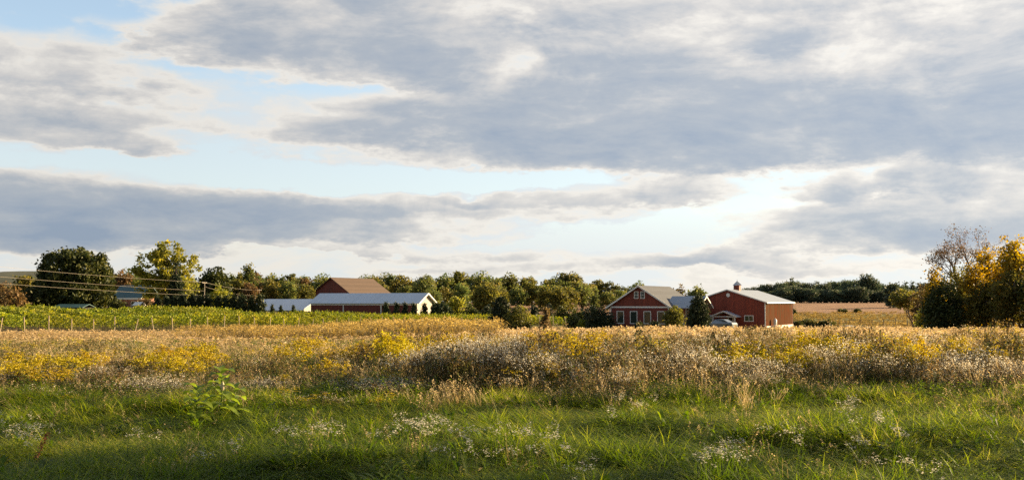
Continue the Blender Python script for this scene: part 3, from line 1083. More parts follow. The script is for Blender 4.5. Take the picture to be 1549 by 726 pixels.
# the far wood: a few kinds, each standing tree a copy
def wood_tree(name, mat, w, H, nclump, per, size, kind):
    shell_ = .55
    j = lambda a: rnd.uniform(-a, a)
    bl = [(j(w * .2), j(w * .2), H * .62, w * .8, w * .8, H * .32), (-w * .4, j(w * .3), H * .5, w * .6, w * .6, H * .3), (w * .4, j(w * .3), H * .54, w * .6, w * .6, H * .3), (j(w * .3), j(w * .3), H * .80, w * .5, w * .5, H * .18), (0, 0, H * .3, w * .8, w * .8, H * .28)]
    if kind == 'tall':
        bl = [(j(w * .2), 0, H * .84, w * .45, w * .45, H * .15), (-w * .3, j(w * .3), H * .66, w * .55, w * .5, H * .2), (w * .35, j(w * .3), H * .58, w * .5, w * .5, H * .2), (0, 0, H * .42, w * .7, w * .7, H * .22), (0, 0, H * .2, w * .5, w * .5, H * .16)]
        nclump, shell_ = int(nclump * .7), .3
    if kind == 'ragged':
        bl = [(j(w * .7), j(w * .7), H * rnd.uniform(.3, .88), w * rnd.uniform(.25, .5), w * rnd.uniform(.25, .5), H * rnd.uniform(.09, .16)) for _ in range(9)] + [(0, 0, H * .35, w * .6, w * .6, H * .25)]
        nclump, shell_ = int(nclump * .8), .3
    if kind == 'spire':
        bl = [(0, 0, H * (.2 + .14 * k), w * (.8 - .12 * k), w * (.8 - .12 * k), H * .16) for k in range(6)]
    V, F, ti, C = crown(bl, nclump, per, w * .26, size, shell_)
    mb = MB()
    limbs(mb, C, (0, 0, -.5), (0, 0, H * .8), .035 * H, 8)
    tv = np.array(mb.v)
    tf = [q for q in mb.f if len(q) == 4]
    Vall = np.concatenate([V, tv])
    Fall = np.concatenate([F, np.array(tf) + len(V)])
    mi = np.concatenate([np.zeros(len(F)), np.ones(len(tf))])
    return mk(name, Vall, Fall, [M[mat], M['bark']], np.concatenate([ti, np.full(len(tv), .5)]), mi)


WOOD = {}
for k, (mat, w, H, kind) in {'green': ('wood_leaf', 5.2, 12, 'r'), 'olive': ('wood_leaf', 4.6, 12, 'r'), 'gold': ('autumn', 4.2, 12, 'r'),
                             'rust': ('russet', 4.0, 12, 'ragged'), 'ragged': ('wood_leaf', 4.8, 12, 'ragged'), 'tall': ('wood_leaf', 3.8, 12, 'tall'), 'bright': ('autumn', 4.6, 12, 'ragged'), 'spire': ('wood_leaf', 3.4, 12, 'spire'), 'blue': ('hazed_leaf', 5.4, 12, 'r'), 'bluespire': ('hazed_leaf', 3.6, 12, 'spire')}.items():
    WOOD[k] = wood_tree('woodland_tree', mat, w, H, 130, 22, .42, kind)
LAB = {'green': 'broad green tree in the wood behind the farm', 'olive': 'olive green tree in the wood behind the farm', 'gold': 'yellowing autumn tree in the wood behind the farm',
       'rust': 'rusty brown autumn tree in the wood behind the farm', 'spire': 'pointed green tree in the wood behind the farm', 'ragged': 'ragged open green tree in the wood behind the farm', 'tall': 'tall narrow green tree in the wood behind the farm', 'bright': 'ragged olive gold tree in the wood behind the farm',
       'blue': 'haze-tinted dark green tree in the far wood beyond the brown field', 'bluespire': 'haze-tinted pointed tree in the far wood beyond the brown field'}
CATN = 'tree'
used = set()


def stand(k, px, top, Y, ws=1.0):
    b = at_base(px, Y)
    H = at(px, top, Y).z - b.z
    s = H / 11.6
    src = WOOD[k]
    if k in used:
        o = src.copy()
        col.objects.link(o)
    else:
        o = src
        used.add(k)
    o.location = b
    o.rotation_euler = (0, 0, rnd.uniform(0, 6.28))
    o.scale = (s * ws, s * ws, s)
    grp = 'trees of the far wood beyond the brown field' if k.startswith('blue') else 'trees of the wood behind the farm'
    tag(o, LAB[k], CATN, grp)


# skyline of the wood behind the farm, from the left edge to the red house
sky_l = [(0, 428), (30, 424), (165, 415), (205, 412), (300, 418), (345, 420), (362, 412), (375, 403), (395, 415), (410, 412), (430, 417), (447, 412), (470, 415), (487, 416), (520, 424), (560, 414), (580, 411), (600, 414), (625, 416), (650, 420),
         (680, 416), (725, 413), (745, 416), (765, 417), (790, 418), (815, 413), (845, 417), (875, 413), (900, 420), (925, 425), (945, 428), (970, 432)]


def skyline(x, pts):
    return float(np.interp(x, [p[0] for p in pts], [p[1] for p in pts]))


x = -120
while x < 1000:
    near_barn = 455 < x < 560
    k = rnd.choices(['green', 'olive', 'gold', 'rust', 'spire', 'ragged', 'tall', 'bright'], [3, 3, 1.4, 2.0 if 300 < x < 500 else .2, 1.5, 4, 3, 1.6])[0]
    stand(k, x, skyline(x, sky_l) + rnd.gauss(2, 3.2), rnd.uniform(345, 380), rnd.uniform(.9, 1.25))
    x += rnd.uniform(11, 17)
x = -100
while x < 980:
    if not (150 < x < 215 or 445 < x < 600):
        k = rnd.choices(['green', 'olive', 'gold', 'rust', 'spire', 'ragged', 'tall', 'bright'], [3, 3, 2, 2 if 330 < x < 450 else .2, 1.2, 4, 2, 3])[0]
        stand(k, x, skyline(x, sky_l) + rnd.uniform(9, 20), rnd.uniform(300, 330), rnd.uniform(.95, 1.35))
    x += rnd.uniform(17, 26)
for k, px, top, Y in (('rust', 392, 416, 322), ('rust', 378, 424, 296), ('spire', 375, 403, 318), ('gold', 412, 424, 290), ('olive', 436, 426, 288), ('gold', 462, 430, 285),
                      ('green', 640, 420, 290), ('gold', 826, 434, 282), ('gold', 846, 437, 280), ('olive', 700, 430, 285), ('green', 655, 437, 262)):
    stand(k, px, top, Y)
# the far wood on the right
sky_r = [(1120, 438), (1150, 432), (1175, 427), (1198, 424), (1215, 426), (1240, 427), (1270, 426), (1300, 424), (1330, 428), (1360, 429), (1400, 428), (1700, 425)]
x = 1110
while x < 1720:
    stand(rnd.choices(['blue', 'bluespire'], [6, 1])[0], x, skyline(x, sky_r) + rnd.uniform(-.5, 3), rnd.uniform(440, 470), rnd.uniform(1.0, 1.3))
    x += rnd.uniform(9, 13)
for px, top in ((1311, 415), (1198, 423), (1322, 422), (1280, 424)):
    stand('blue' if px != 1198 else 'bluespire', px, top, 438, .75)
x = 1130
while x < 1700:
    stand('blue', x, skyline(x, sky_r) + rnd.uniform(8, 13), rnd.uniform(424, 432), rnd.uniform(1.3, 1.6))
    x += rnd.uniform(11, 15)

x = 1125
while x < 1720:
    stand('blue', x, skyline(x, sky_r) + rnd.uniform(14, 18), rnd.uniform(474, 490), rnd.uniform(1.6, 2.0))
    x += rnd.uniform(12, 16)
# trees behind and between the farm buildings
ptree('broadleaf_tree', 1053, 432, 16, 250, 'wood_leaf', 'green tree peeping over the side wing of the red house', nclump=120, per=22, cr=.9, size=.34)
ptree('broadleaf_tree', 1033, 428, 11, 262, 'russet', 'thin bare-topped tree behind the red house', 'open', nclump=50, per=14, cr=.9, size=.3, nlimb=24)
ptree('broadleaf_tree', 735, 430, 22, 255, 'autumn', 'round olive gold tree in front of the dark wood', nclump=190, per=24, cr=.9, size=.34)
ptree('shrub', 690, 447, 17, 225, 'yellow', 'yellow-green bush right of the long barn', 'bush', cat='shrub', nclump=100, per=22, cr=.7, size=.28)
ptree('shrub', 668, 455, 15, 212, 'conifer', 'dark rounded evergreen bush right of the long barn', 'bush', cat='shrub', nclump=90, per=24, cr=.6, size=.24)
ptree('shrub', 712, 460, 13, 214, 'bush', 'green bush below the round olive gold tree', 'bush', cat='shrub', nclump=70, per=22, cr=.6, size=.24)
ptree('shrub', 738, 462, 12, 213, 'conifer', 'dark bush right of the green bush at the vineyard end', 'bush', cat='shrub', nclump=70, per=22, cr=.6, size=.24)
ptree('evergreen_tree', 758, 449, 15, 148, 'conifer', 'tall dark evergreen beside an olive brown shrub in the meadow', 'column', nclump=200, per=30, cr=.5, size=.17)
ptree('shrub', 785, 458, 18, 145, 'autumn', 'olive brown shrub right of the tall dark evergreen', 'bush', cat='shrub', nclump=150, per=24, cr=.5, size=.15)
ptree('shrub', 733, 488, 8, 146, 'conifer', 'tiny dark bush left of the tall dark evergreen', 'bush', cat='shrub', nclump=40, per=20, cr=.3, size=.14)
ptree('shrub', 825, 464, 9, 160, 'russet', 'small upright brownish shrub between the olive brown shrub and the red house', 'cone', cat='shrub', nclump=70, per=20, cr=.4, size=.16)
for i, (px, top, hw, Y, mt, lab) in enumerate((
        (808, 461, 10, 205, 'conifer', 'small dark conifer behind the olive brown shrub'), (831, 459, 9, 203, 'conifer', 'pointed dark conifer behind the small brownish shrub'),
        (850, 464, 11, 201, 'bush', 'rounded green bush left of the twin bushes'), (873, 462, 13, 200, 'bush', 'broad green bush in the hedge left of the red house'),
        (893, 460, 12, 198, 'conifer', 'dark bush in the hedge left of the red house'), (868, 478, 10, 152, 'bush', 'low green bush in front of the hedge'),
        (885, 483, 8, 150, 'vine', 'pale yellow-green low bush in front of the hedge'))):
    ptree('shrub', px, top, hw, Y, mt, lab, 'bush' if i not in (0, 1) else 'cone', cat='shrub', nclump=70, per=24, cr=.55, size=.2)
ptree('shrub', 908, 464, 21, 146, 'conifer', 'large dark green bush at the left corner of the red house', 'bush', cat='shrub', nclump=190, per=28, cr=.55, size=.16)
ptree('shrub', 1019, 461, 16, 142, 'autumn', 'loose yellow-green shrub at the right corner of the red house', 'bush', cat='shrub', nclump=150, per=22, cr=.5, size=.14, shell=.3)
ptree('arborvitae', 1056, 448, 16, 139, 'conifer', 'tall dark arborvitae between the red house and the barn', 'column', nclump=260, per=34, cr=.45, size=.15, shell=.6)
ptree('shrub', 965, 484, 8, 143, 'bush', 'small green shrub under the house windows', 'bush', cat='shrub', nclump=40, per=20, cr=.35, size=.13)
ptree('shrub', 990, 485, 9, 143, 'conifer', 'small dark shrub under the fourth house window', 'bush', cat='shrub', nclump=40, per=20, cr=.35, size=.13)

# the planted row of small conifers beyond the vines
con = None
i = 0
for px in list(range(238, 402, 13)) + [470 + k for k in ()]:
    Y = 206
    b = at_base(px + rnd.uniform(-2, 2), Y)
    H = at(px, 451 - rnd.uniform(0, 5), Y).z - b.z
    if con is None:
        con = ptree('small_conifer', px, 449, 7.5, Y, 'conifer', 'small dark conifer in the planted row beyond the vines', 'cone', group='row of small conifers beyond the vines', nclump=80, per=26, cr=.45, size=.2, nlimb=4)
        H0 = at(px, 449, Y).z - at_base(px, Y).z
    else:
        dup(con, b, rnd.uniform(0, 6), H / H0)
for px in (412, 425, 444, 584, 600, 613, 626, 642, 657):
    Y = 213
    b = at_base(px, Y)
    H = at(px, (463 if px < 500 else 461) - rnd.uniform(0, 2), Y).z - b.z
    s = H / H0
    dup(con, b, rnd.uniform(0, 6), (s * .85, s * .85, s), 'small dark conifer in front of the long white-roofed barn', 'small conifers in front of the long barn')

# ------------------------------------------------------------------ the vineyard
def vine_row(length, label, group, post=True):
    t = thing('grapevine_row', (0, 0, 0), 0, label, 'vine row', group)
    nc = int(length * 5.5)
    cy = rng.uniform(.1, length, nc)
    cx = rng.normal(0, .26, nc)
    cz = .72 + 1.25 * rng.beta(1.5, 1.15, nc) + .16 * np.sin(cy * 2.3 + rng.uniform(0, 6)) * np.sin(cy * 1.07)
    ct = rng.normal(0, .16, nc)
    k = np.repeat(np.arange(nc), 17)
    n = len(k)
    C = np.stack([cx[k], cy[k], cz[k]], -1) + rng.normal(size=(n, 3)) * np.array([.15, .17, .15])
    sh = rng.uniform(size=n) < .03
    C[sh, 2] += rng.uniform(0, .5, sh.sum())
    y = C[:, 1]
    V, F, ti = leaves(C, np.where(y < 12, .12, .16), .48 + ct[k] + rng.normal(0, .17, n))
    mk('foliage', V, F, M['vine'], ti, parent=t)
    for yy in (.9, 2.6, 4.4, 6.2):
        MB().tube([(rnd.uniform(-.05, .05), yy, -.2), (rnd.uniform(-.1, .1), yy + .1, .5), (0, yy, 1.2)], [.045, .04, .03], 5).build('vine_stem', M['vine_wood'], t)
    if post:
        MB().tube([(.18, -.05, -.3), (-.05, .02, 2.05)], [.075, .06], 7).build('end_post', M['wood'], t)
    return t


rowdir = Vector((-.55, .835))
RZ = math.atan2(.55, .835)
protos = {}
for ln in (75, 50, 32):
    protos[ln] = vine_row(ln, '', 'rows of the vineyard')
used_row = set()


def place_row(x, y, ln, label, lean):
    src = protos[ln]
    if ln in used_row:
        o = copy_tree(src)
    else:
        o = src
        used_row.add(ln)
    a, b = g(x, y), g(x + rowdir.x * ln, y + rowdir.y * ln)
    o.location = (x, y, a)
    o.rotation_euler = (math.atan2(b - a, ln), 0, RZ)
    o.scale = (1, 1, rnd.uniform(.86, 1.10))
    o['label'] = label
    for c in o.children:
        if c.name.startswith('end_post'):
            c.rotation_euler = (R(lean[1]), R(lean[0]), 0)


for n in range(-12, 25):
    x, y = -56.6 + 1.5 * n, 110 + 2.6 * n
    ln = 75 if y < 128 else 50 if y < 152 else 32
    place_row(x, y, ln, 'leafy grapevine row with a pale leaning end post, in the left vineyard', (rnd.gauss(5, 5), rnd.gauss(0, 4)))
for n in range(8):
    place_row(-18.0 + 2.3 * n, 173, 32, 'short grapevine row at the right end of the vineyard by the tall evergreen', (rnd.gauss(0, 4), 0))
for n in range(4):
    place_row(4.5 + 2.3 * n, 168, 32, 'short grapevine row between the olive brown shrub and the red house', (rnd.gauss(0, 4), 0))

# ------------------------------------------------------------------ the right-hand tree group
def bare_tree(base, H, seed, label, spread=.5, leafy=.5, mat='russet', lean=(0, 0), r0=.2, name='broadleaf_tree', leafsize=.12, levels=5):
    r_ = random.Random(seed)
    t = thing(name, base, 0, label, 'tree')
    mb = MB()
    tips = []

    def grow(p, d, ln, r, lev):
        q = p + d * ln
        m = p.lerp(q, .5) + Vector((r_.uniform(-1, 1), r_.uniform(-1, 1), r_.uniform(-.5, 1))) * ln * .07
        mb.tube([p, m, q], [r, r * .85, r * .68], 7 if lev < 2 else 5, False)
        if lev >= 2:
            tips.append((q, lev))
            tips.append((m, lev))
        if lev >= levels:
            return
        for k in range(r_.choice([2, 2, 3])):
            nd = (d + Vector((r_.uniform(-1, 1), r_.uniform(-1, 1), r_.uniform(-.25, .7))) * (spread + .12 * lev)).normalized()
            grow(q, nd, ln * r_.uniform(.62, .86), r * r_.uniform(.5, .66), lev + 1)
    d0 = Vector((lean[0], lean[1], 1)).normalized()
    grow(Vector((0, 0, -.3)), d0, H * .27, r0, 0)
    mb.build('trunk', M['bark_pale'], t, smooth=True)
    P = np.array([p for p, l in tips if l >= 3])
    if leafy > 0 and len(P):
        k = rng.choice(len(P), int(len(P) * leafy * 9))
        C = P[k] + rng.normal(size=(len(k), 3)) * .22
        V, F, ti = leaves(C, np.full(len(C), leafsize), .5 + rng.normal(0, .25, len(C)))
        mk('crown', V, F, M[mat], ti, parent=t)
    return t


def right_group():
    bare_tree(at_base(1463, 88), 10.0, 5, 'tall half-bare tree with rusty leaves rising above the right-hand trees', .50, .55, 'russet', (-.05, 0), .30, leafsize=.07, levels=6)
    bare_tree(at_base(1385, 112), 6.0, 9, 'small leaning tree with a bare forked trunk left of the right-hand trees', .55, 1.6, 'autumn', (-.28, 0), .17, leafsize=.15)
    spec = [(1420, 402, 22, 92, 'gold', 'golden yellow tree at the left side of the right-hand trees', 'open', 150, 26, .4),
            (1450, 396, 26, 86, 'autumn', 'dusky yellow-green tree under the tall half-bare tree', 'round', 190, 26, .4),
            (1428, 424, 30, 80, 'oak', 'very dark green bush at the foot of the right-hand trees', 'bush', 260, 30, .6),
            (1500, 372, 30, 84, 'gold', 'golden brown tree right of the tall half-bare tree', 'open', 230, 26, .35),
            (1490, 424, 26, 79, 'autumn', 'dusky olive tree in front of the golden brown tree', 'open', 150, 26, .4),
            (1545, 350, 34, 78, 'gold', 'tallest golden brown tree at the right edge', 'open', 300, 26, .35),
            (1530, 408, 32, 76, 'autumn', 'dusky olive tree at the right edge in front of the tallest golden one', 'open', 200, 26, .4),
            (1590, 376, 44, 74, 'oak', 'dark tree cut off by the right edge', 'round', 260, 28, .5),
            (1478, 398, 24, 82, 'gold', 'small orange-gold tree between the half-bare tree and the golden brown tree', 'round', 170, 26, .4),
            (1522, 384, 26, 80, 'gold', 'orange-brown tree left of the tallest golden one', 'round', 200, 26, .4),
            (1412, 432, 16, 84, 'gold', 'low golden tree at the left end of the right-hand trees', 'round', 110, 24, .4),
            (1395, 430, 18, 108, 'russet', 'brownish round tree behind the small leaning tree', 'round', 120, 22, .45),
            (1398, 462, 12, 92, 'yellow', 'yellow bush at the left foot of the right-hand trees', 'bush', 80, 22, .4)]
    for px, top, hw, Y, mt, lab, shp, nc, per, shell in spec:
        isb = shp == 'bush'
        ptree('shrub' if isb else 'broadleaf_tree', px, top, hw, Y, mt, lab, shp, cat='shrub' if isb else 'tree', nclump=nc, per=per, cr=.45, size=.11, shell=shell, nlimb=22)


right_group()
ptree('broadleaf_tree', 1352, 429, 14, 330, 'hazed_leaf', 'round dark tree at the edge of the brown field', nclump=150, per=22, cr=1.1, size=.4)
for px, top, hw, Y, lab in ((1274, 467, 8, 283, 'dark low bush on the edge of the brown field'), (1297, 468, 5, 283, 'tiny green bush on the edge of the brown field'), (1198, 466, 6, 270, 'small dark bush right of the barn roof'),
                            (1222, 484, 11, 182, 'low dark green hedge bush in the pasture right of the barn'), (1250, 484, 13, 182, 'low dark yellow-green hedge bush beside the grey heap'), (1205, 486, 7, 176, 'small green bush by the barn downspout')):
    ptree('shrub', px, top, hw, Y, 'bush', lab, 'bush', cat='shrub', nclump=60, per=18, cr=.45, size=.2)

fl = at_base(1238, 196)
fr_ = at_base(1372, 176)
fence = thing('field_fence', fl, 0, 'wire field fence with thin dark posts crossing the pasture', 'fence')
NP = 9
prev = []
for k in range(NP):
    t = k / (NP - 1)
    x, y = fl.x + (fr_.x - fl.x) * t, fl.y + (fr_.y - fl.y) * t
    z = g(x, y)
    MB().tube([(x - fl.x, y - fl.y, z - fl.z - .2), (x - fl.x + .04, y - fl.y, z - fl.z + 1.25 + (.3 if k % 3 == 1 else 0))], .06, 6).build('post', M['bark'], fence)
    prev.append((x - fl.x, y - fl.y, z - fl.z))
for hh in (.45, .8, 1.1):
    MB().tube([(a, b_, c_ + hh) for a, b_, c_ in prev], .025, 4).build('wire', M['bark'], fence)
hp = at_base(1283, 172)
hpv, hpf = [], []
hm = MB()
hm.lathe([(2.6, 0), (2.2, .35), (1.5, .62), (.7, .78), (.05, .82)], n=18)
ho = hm.build('stone_heap', plain('grey_stone', (.26, .25, .23), 0.9, nscale=5, namt=0.45, bump=0.8), smooth=True)
ho.location = (hp.x, hp.y, hp.z - .02)
ho.scale = (.8, .7, .75)
tag(ho, 'low grey heap in the pasture before the fence', 'heap')

# trees standing to the right outside the picture, whose shade falls across the near grass
for tx, ty, t_, r_ in ((-8.4, 11.4, 44, 3.0), (-4.2, 10.0, 45, 3.0), (-.4, 8.4, 46, 2.6), (-12.2, 13.2, 46, 3.2)):
    x, y = tx + sv.x / math.hypot(sv.x, sv.y) * t_, ty + sv.y / math.hypot(sv.x, sv.y) * t_
    hb_ = t_ * math.tan(R(SUN_EL)) - g(x, y)             # lowest leaves stand just above the sun's ray to the lit grass
    tree('broadleaf_tree', Vector((x, y, g(x, y))), [(0, 0, hb_ + 3.2, r_, r_, 3.2), (-1.2, .8, hb_ + 2.2, r_ * .7, r_ * .7, 2.0), (1.2, -.8, hb_ + 2.4, r_ * .7, r_ * .7, 2.0)], 'oak',
         'broadleaf tree standing right of the near grass', group='trees right of the near grass', nclump=300, per=24, cr=.7, size=.17, shell=.3, trunk=.2, nlimb=10)

# ------------------------------------------------------------------ meadow plants
class Plant:
    """collects quads with a tint per vertex and a material slot per face"""
    def __init__(s):
        s.V, s.F, s.T, s.M = [], [], [], []

    def quads(s, V, T, mi):
        b = len(s.V)
        s.V += [tuple(v) for v in V]
        s.T += list(T)
        for k in range(0, len(V), 4):
            s.F.append((b + k, b + k + 1, b + k + 2, b + k + 3))
            s.M.append(mi)

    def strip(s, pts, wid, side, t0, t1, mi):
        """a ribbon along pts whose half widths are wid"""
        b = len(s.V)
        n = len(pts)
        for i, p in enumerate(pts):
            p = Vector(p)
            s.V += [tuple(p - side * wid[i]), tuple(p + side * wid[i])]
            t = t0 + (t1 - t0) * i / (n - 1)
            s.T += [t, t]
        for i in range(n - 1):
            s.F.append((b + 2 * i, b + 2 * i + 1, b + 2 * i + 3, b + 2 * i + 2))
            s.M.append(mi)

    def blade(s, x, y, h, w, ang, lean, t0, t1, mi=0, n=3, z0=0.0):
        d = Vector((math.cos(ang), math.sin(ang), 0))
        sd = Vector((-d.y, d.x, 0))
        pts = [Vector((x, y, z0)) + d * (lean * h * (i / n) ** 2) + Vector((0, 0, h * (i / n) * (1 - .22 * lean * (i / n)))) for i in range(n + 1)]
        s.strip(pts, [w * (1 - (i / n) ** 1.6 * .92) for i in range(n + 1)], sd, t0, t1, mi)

    def fleck(s, c, size, t, mi, up=0.0):
        a = Vector((rnd.gauss(0, 1), rnd.gauss(0, 1), rnd.gauss(0, 1))).normalized()
        b = Vector((rnd.gauss(0, 1), rnd.gauss(0, 1), rnd.gauss(0, 1) + up)).normalized().cross(a)
        b.normalize()
        c = Vector(c)
        s.quads([c - a * size, c - b * size * .7, c + a * size, c + b * size * .7], [t] * 4, mi)

    def leaf(s, p, ang, ln, w, droop, t, mi):
        d = Vector((math.cos(ang), math.sin(ang), 0))
        sd = Vector((-d.y, d.x, 0))
        p = Vector(p)
        pts = [p, p + d * ln * .5 + Vector((0, 0, ln * .18)), p + d * ln + Vector((0, 0, -ln * droop))]
        s.strip(pts, [w * .3, w, w * .08], sd, t, t + .1, mi)

    def arr(s):
        return np.array(s.V, np.float32), np.array(s.F, np.int32), np.array(s.T, np.float32), np.array(s.M, np.int32)


def grass_tuft():
    p = Plant()
    for k in range(15):
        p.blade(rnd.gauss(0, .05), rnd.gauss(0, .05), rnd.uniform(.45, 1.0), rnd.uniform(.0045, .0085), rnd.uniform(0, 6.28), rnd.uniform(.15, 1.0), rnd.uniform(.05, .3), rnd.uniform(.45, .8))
    return p


def clover_tuft():
    p = Plant()
    for k in range(20):
        a, r = rnd.uniform(0, 6.28), rnd.uniform(0, .14)
        z = rnd.uniform(.2, 1.0)
        p.blade(r * math.cos(a), r * math.sin(a), z, .003, a, .4, .1, .3, n=2)
        for q in range(3):
            p.fleck((r * 1.3 * math.cos(a) + rnd.gauss(0, .014), r * 1.3 * math.sin(a) + rnd.gauss(0, .014), z * .9 + rnd.gauss(0, .04)), rnd.uniform(.010, .020), rnd.uniform(.15, .6), 0, .4)
    return p


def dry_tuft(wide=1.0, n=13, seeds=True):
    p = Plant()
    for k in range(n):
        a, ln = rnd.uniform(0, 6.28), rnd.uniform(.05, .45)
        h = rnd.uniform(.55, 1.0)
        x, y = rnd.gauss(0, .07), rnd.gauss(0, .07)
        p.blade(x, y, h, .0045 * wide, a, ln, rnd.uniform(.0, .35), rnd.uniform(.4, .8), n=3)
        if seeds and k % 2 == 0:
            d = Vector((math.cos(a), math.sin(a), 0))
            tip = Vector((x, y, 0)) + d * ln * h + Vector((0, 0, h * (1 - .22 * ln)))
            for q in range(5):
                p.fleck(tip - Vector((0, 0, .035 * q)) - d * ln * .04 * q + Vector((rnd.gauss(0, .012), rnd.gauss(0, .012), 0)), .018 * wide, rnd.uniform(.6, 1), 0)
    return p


def reed_tuft():
    p = Plant()
    for k in range(7):
        a = rnd.uniform(0, 6.28)
        x, y = rnd.gauss(0, .12), rnd.gauss(0, .12)
        h = rnd.uniform(.7, 1.0)
        p.blade(x, y, h, .012, a, rnd.uniform(.02, .2), .1, .6)
        for q in range(3):
            p.leaf((x, y, h * rnd.uniform(.25, .8)), rnd.uniform(0, 6.28), rnd.uniform(.22, .4), .02, rnd.uniform(.1, .9), rnd.uniform(.2, .8), 0)
        for q in range(4):
            p.fleck((x + rnd.gauss(0, .02), y + rnd.gauss(0, .02), h * rnd.uniform(.9, 1.05)), .035, rnd.uniform(.5, 1), 0)
    return p


def goldenrod_stem(p, x, y, h, big=1.0):
    a = rnd.uniform(0, 6.28)
    ln = rnd.uniform(.03, .15)
    d = Vector((math.cos(a), math.sin(a), 0))
    p.blade(x, y, h, .006, a, ln, .2, .5, 0)
    for k in range(11):
        t = rnd.uniform(.15, .75)
        q = Vector((x, y, h * t)) + d * ln * h * t * t
        p.leaf(q, rnd.uniform(0, 6.28), rnd.uniform(.06, .13), .012, rnd.uniform(-.1, .5), rnd.uniform(.1, .8) * (1 if t > .35 else .6), 0 if rnd.random() < .7 else 1)
    top = Vector((x, y, h)) + d * ln * h
    for b in range(7):
        ba = rnd.uniform(0, 6.28)
        z0 = -h * rnd.uniform(.0, .26)
        bl = rnd.uniform(.05, .13) * big
        for q in range(7):
            t = (q + rnd.random()) / 7
            c = top + Vector((math.cos(ba) * bl * t, math.sin(ba) * bl * t, z0 + bl * (.7 * t - .7 * t * t) + .02))
            p.fleck(c + Vector((rnd.gauss(0, .008), rnd.gauss(0, .008), rnd.gauss(0, .008))), .016 * big, rnd.uniform(.1, 1), 2)


def aster_stem(p, x, y, h, spread=.22, fl=26):
    a = rnd.uniform(0, 6.28)
    ln = rnd.uniform(.05, .25)
    d = Vector((math.cos(a), math.sin(a), 0))
    p.blade(x, y, h, .005, a, ln, .1, .4, 1)
    for k in range(14):
        t = rnd.uniform(.08, .8)
        q = Vector((x, y, h * t)) + d * ln * h * t * t
        p.leaf(q, rnd.uniform(0, 6.28), rnd.uniform(.05, .11), .010, rnd.uniform(-.2, .5), rnd.uniform(.0, .6), 0 if rnd.random() < .6 else 1)
    for b in range(6):
        ba = rnd.uniform(0, 6.28)
        t = rnd.uniform(.45, .85)
        q = Vector((x, y, h * t)) + d * ln * h * t * t
        e = q + Vector((math.cos(ba), math.sin(ba), 0)) * spread * rnd.uniform(.3, 1) + Vector((0, 0, h * (1 - t) * rnd.uniform(.5, 1.1)))
        sd = Vector((-math.sin(ba), math.cos(ba), 0))
        p.strip([q, q.lerp(e, .55) + Vector((0, 0, -.02)), e], [.004, .003, .002], sd, .2, .5, 1)
        for k in range(fl // 6):
            c = q.lerp(e, rnd.uniform(.55, 1.08)) + Vector((rnd.gauss(0, .03), rnd.gauss(0, .03), rnd.gauss(0, .03)))
            p.fleck(c, rnd.uniform(.010, .017), rnd.uniform(.1, 1), 2, 1.0)


def dead_stem(p, x, y, h):
    a = rnd.uniform(0, 6.28)
    p.blade(x, y, h, .006, a, rnd.uniform(.02, .2), .0, .3, 1)
    for k in range(16):
        t = rnd.uniform(.1, 1)
        p.leaf((x, y, h * t), rnd.uniform(0, 6.28), rnd.uniform(.05, .14), .016, rnd.uniform(0, 1), rnd.uniform(0, .9), 1 if rnd.random() < .30 else 0)
    for k in range(10):
        p.fleck((x + rnd.gauss(0, .04), y + rnd.gauss(0, .04), h * rnd.uniform(.8, 1.05)), .02, rnd.uniform(.3, 1), 1)


def scatter(name, protos, P, sc, scz, toff, mats, label, kind='stuff', lean=.14):
    """many small plants baked into one sheet of ground cover"""
    A = [p.arr() for p in protos]
    pick = rng.integers(0, len(A), len(P))
    rot = rng.uniform(0, 2 * math.pi, len(P))
    Vs, Fs, Ts, Ms = [], [], [], []
    off = 0
    for k, (V, F, T, Mi) in enumerate(A):
        i = np.where(pick == k)[0]
        if not len(i):
            continue
        c, s = np.cos(rot[i])[:, None], np.sin(rot[i])[:, None]
        x = (V[None, :, 0] * c - V[None, :, 1] * s) * sc[i][:, None] + P[i, 0][:, None]
        y = (V[None, :, 0] * s + V[None, :, 1] * c) * sc[i][:, None] + P[i, 1][:, None]
        z = V[None, :, 2] * scz[i][:, None]
        x = x + z * (rng.normal(0, lean, len(i)) - .04)[:, None]
        y = y + z * rng.normal(0, lean, len(i))[:, None]
        z = z + P[i, 2][:, None]
        Vs.append(np.stack([x, y, z], -1).reshape(-1, 3))
        Fs.append((F[None] + (np.arange(len(i)) * len(V))[:, None, None] + off).reshape(-1, 4))
        Ts.append(np.clip(T[None] + toff[i][:, None], 0, 1).ravel())
        Ms.append(np.tile(Mi, len(i)))
        off += len(i) * len(V)
    o = mk(name, np.concatenate(Vs), np.concatenate(Fs), mats, np.concatenate(Ts), np.concatenate(Ms))
    return tag(o, label, kind=kind)


def field(y0, y1, dens, margin=3.0, fn=None):
    """random places in the strip of land the camera looks over"""
    wmax = .56 * y1 + margin
    n = int((y1 - y0) * 2 * wmax * dens)
    y = rng.uniform(y0, y1, n)
    x = rng.uniform(-wmax, wmax, n)
    k = np.abs(x) < .56 * y + margin
    x, y = x[k], y[k]
    if fn is not None:
        k = rng.uniform(size=len(x)) < fn(x, y)
        x, y = x[k], y[k]
    return np.stack([x, y, gz(x, y) - .01], -1)


EDGE = lambda x: 15.8 + 2.6 * (vnoise(x, x * 0, 3.0, 21) - .5) + 1.8 * (vnoise(x, x * 0, .9, 22) - .5)   # where mown grass meets tall weeds
VINE_N = lambda x, y: (x + 56.6) * .866 - (y - 110) * .5          # > 0 in front of the row ends


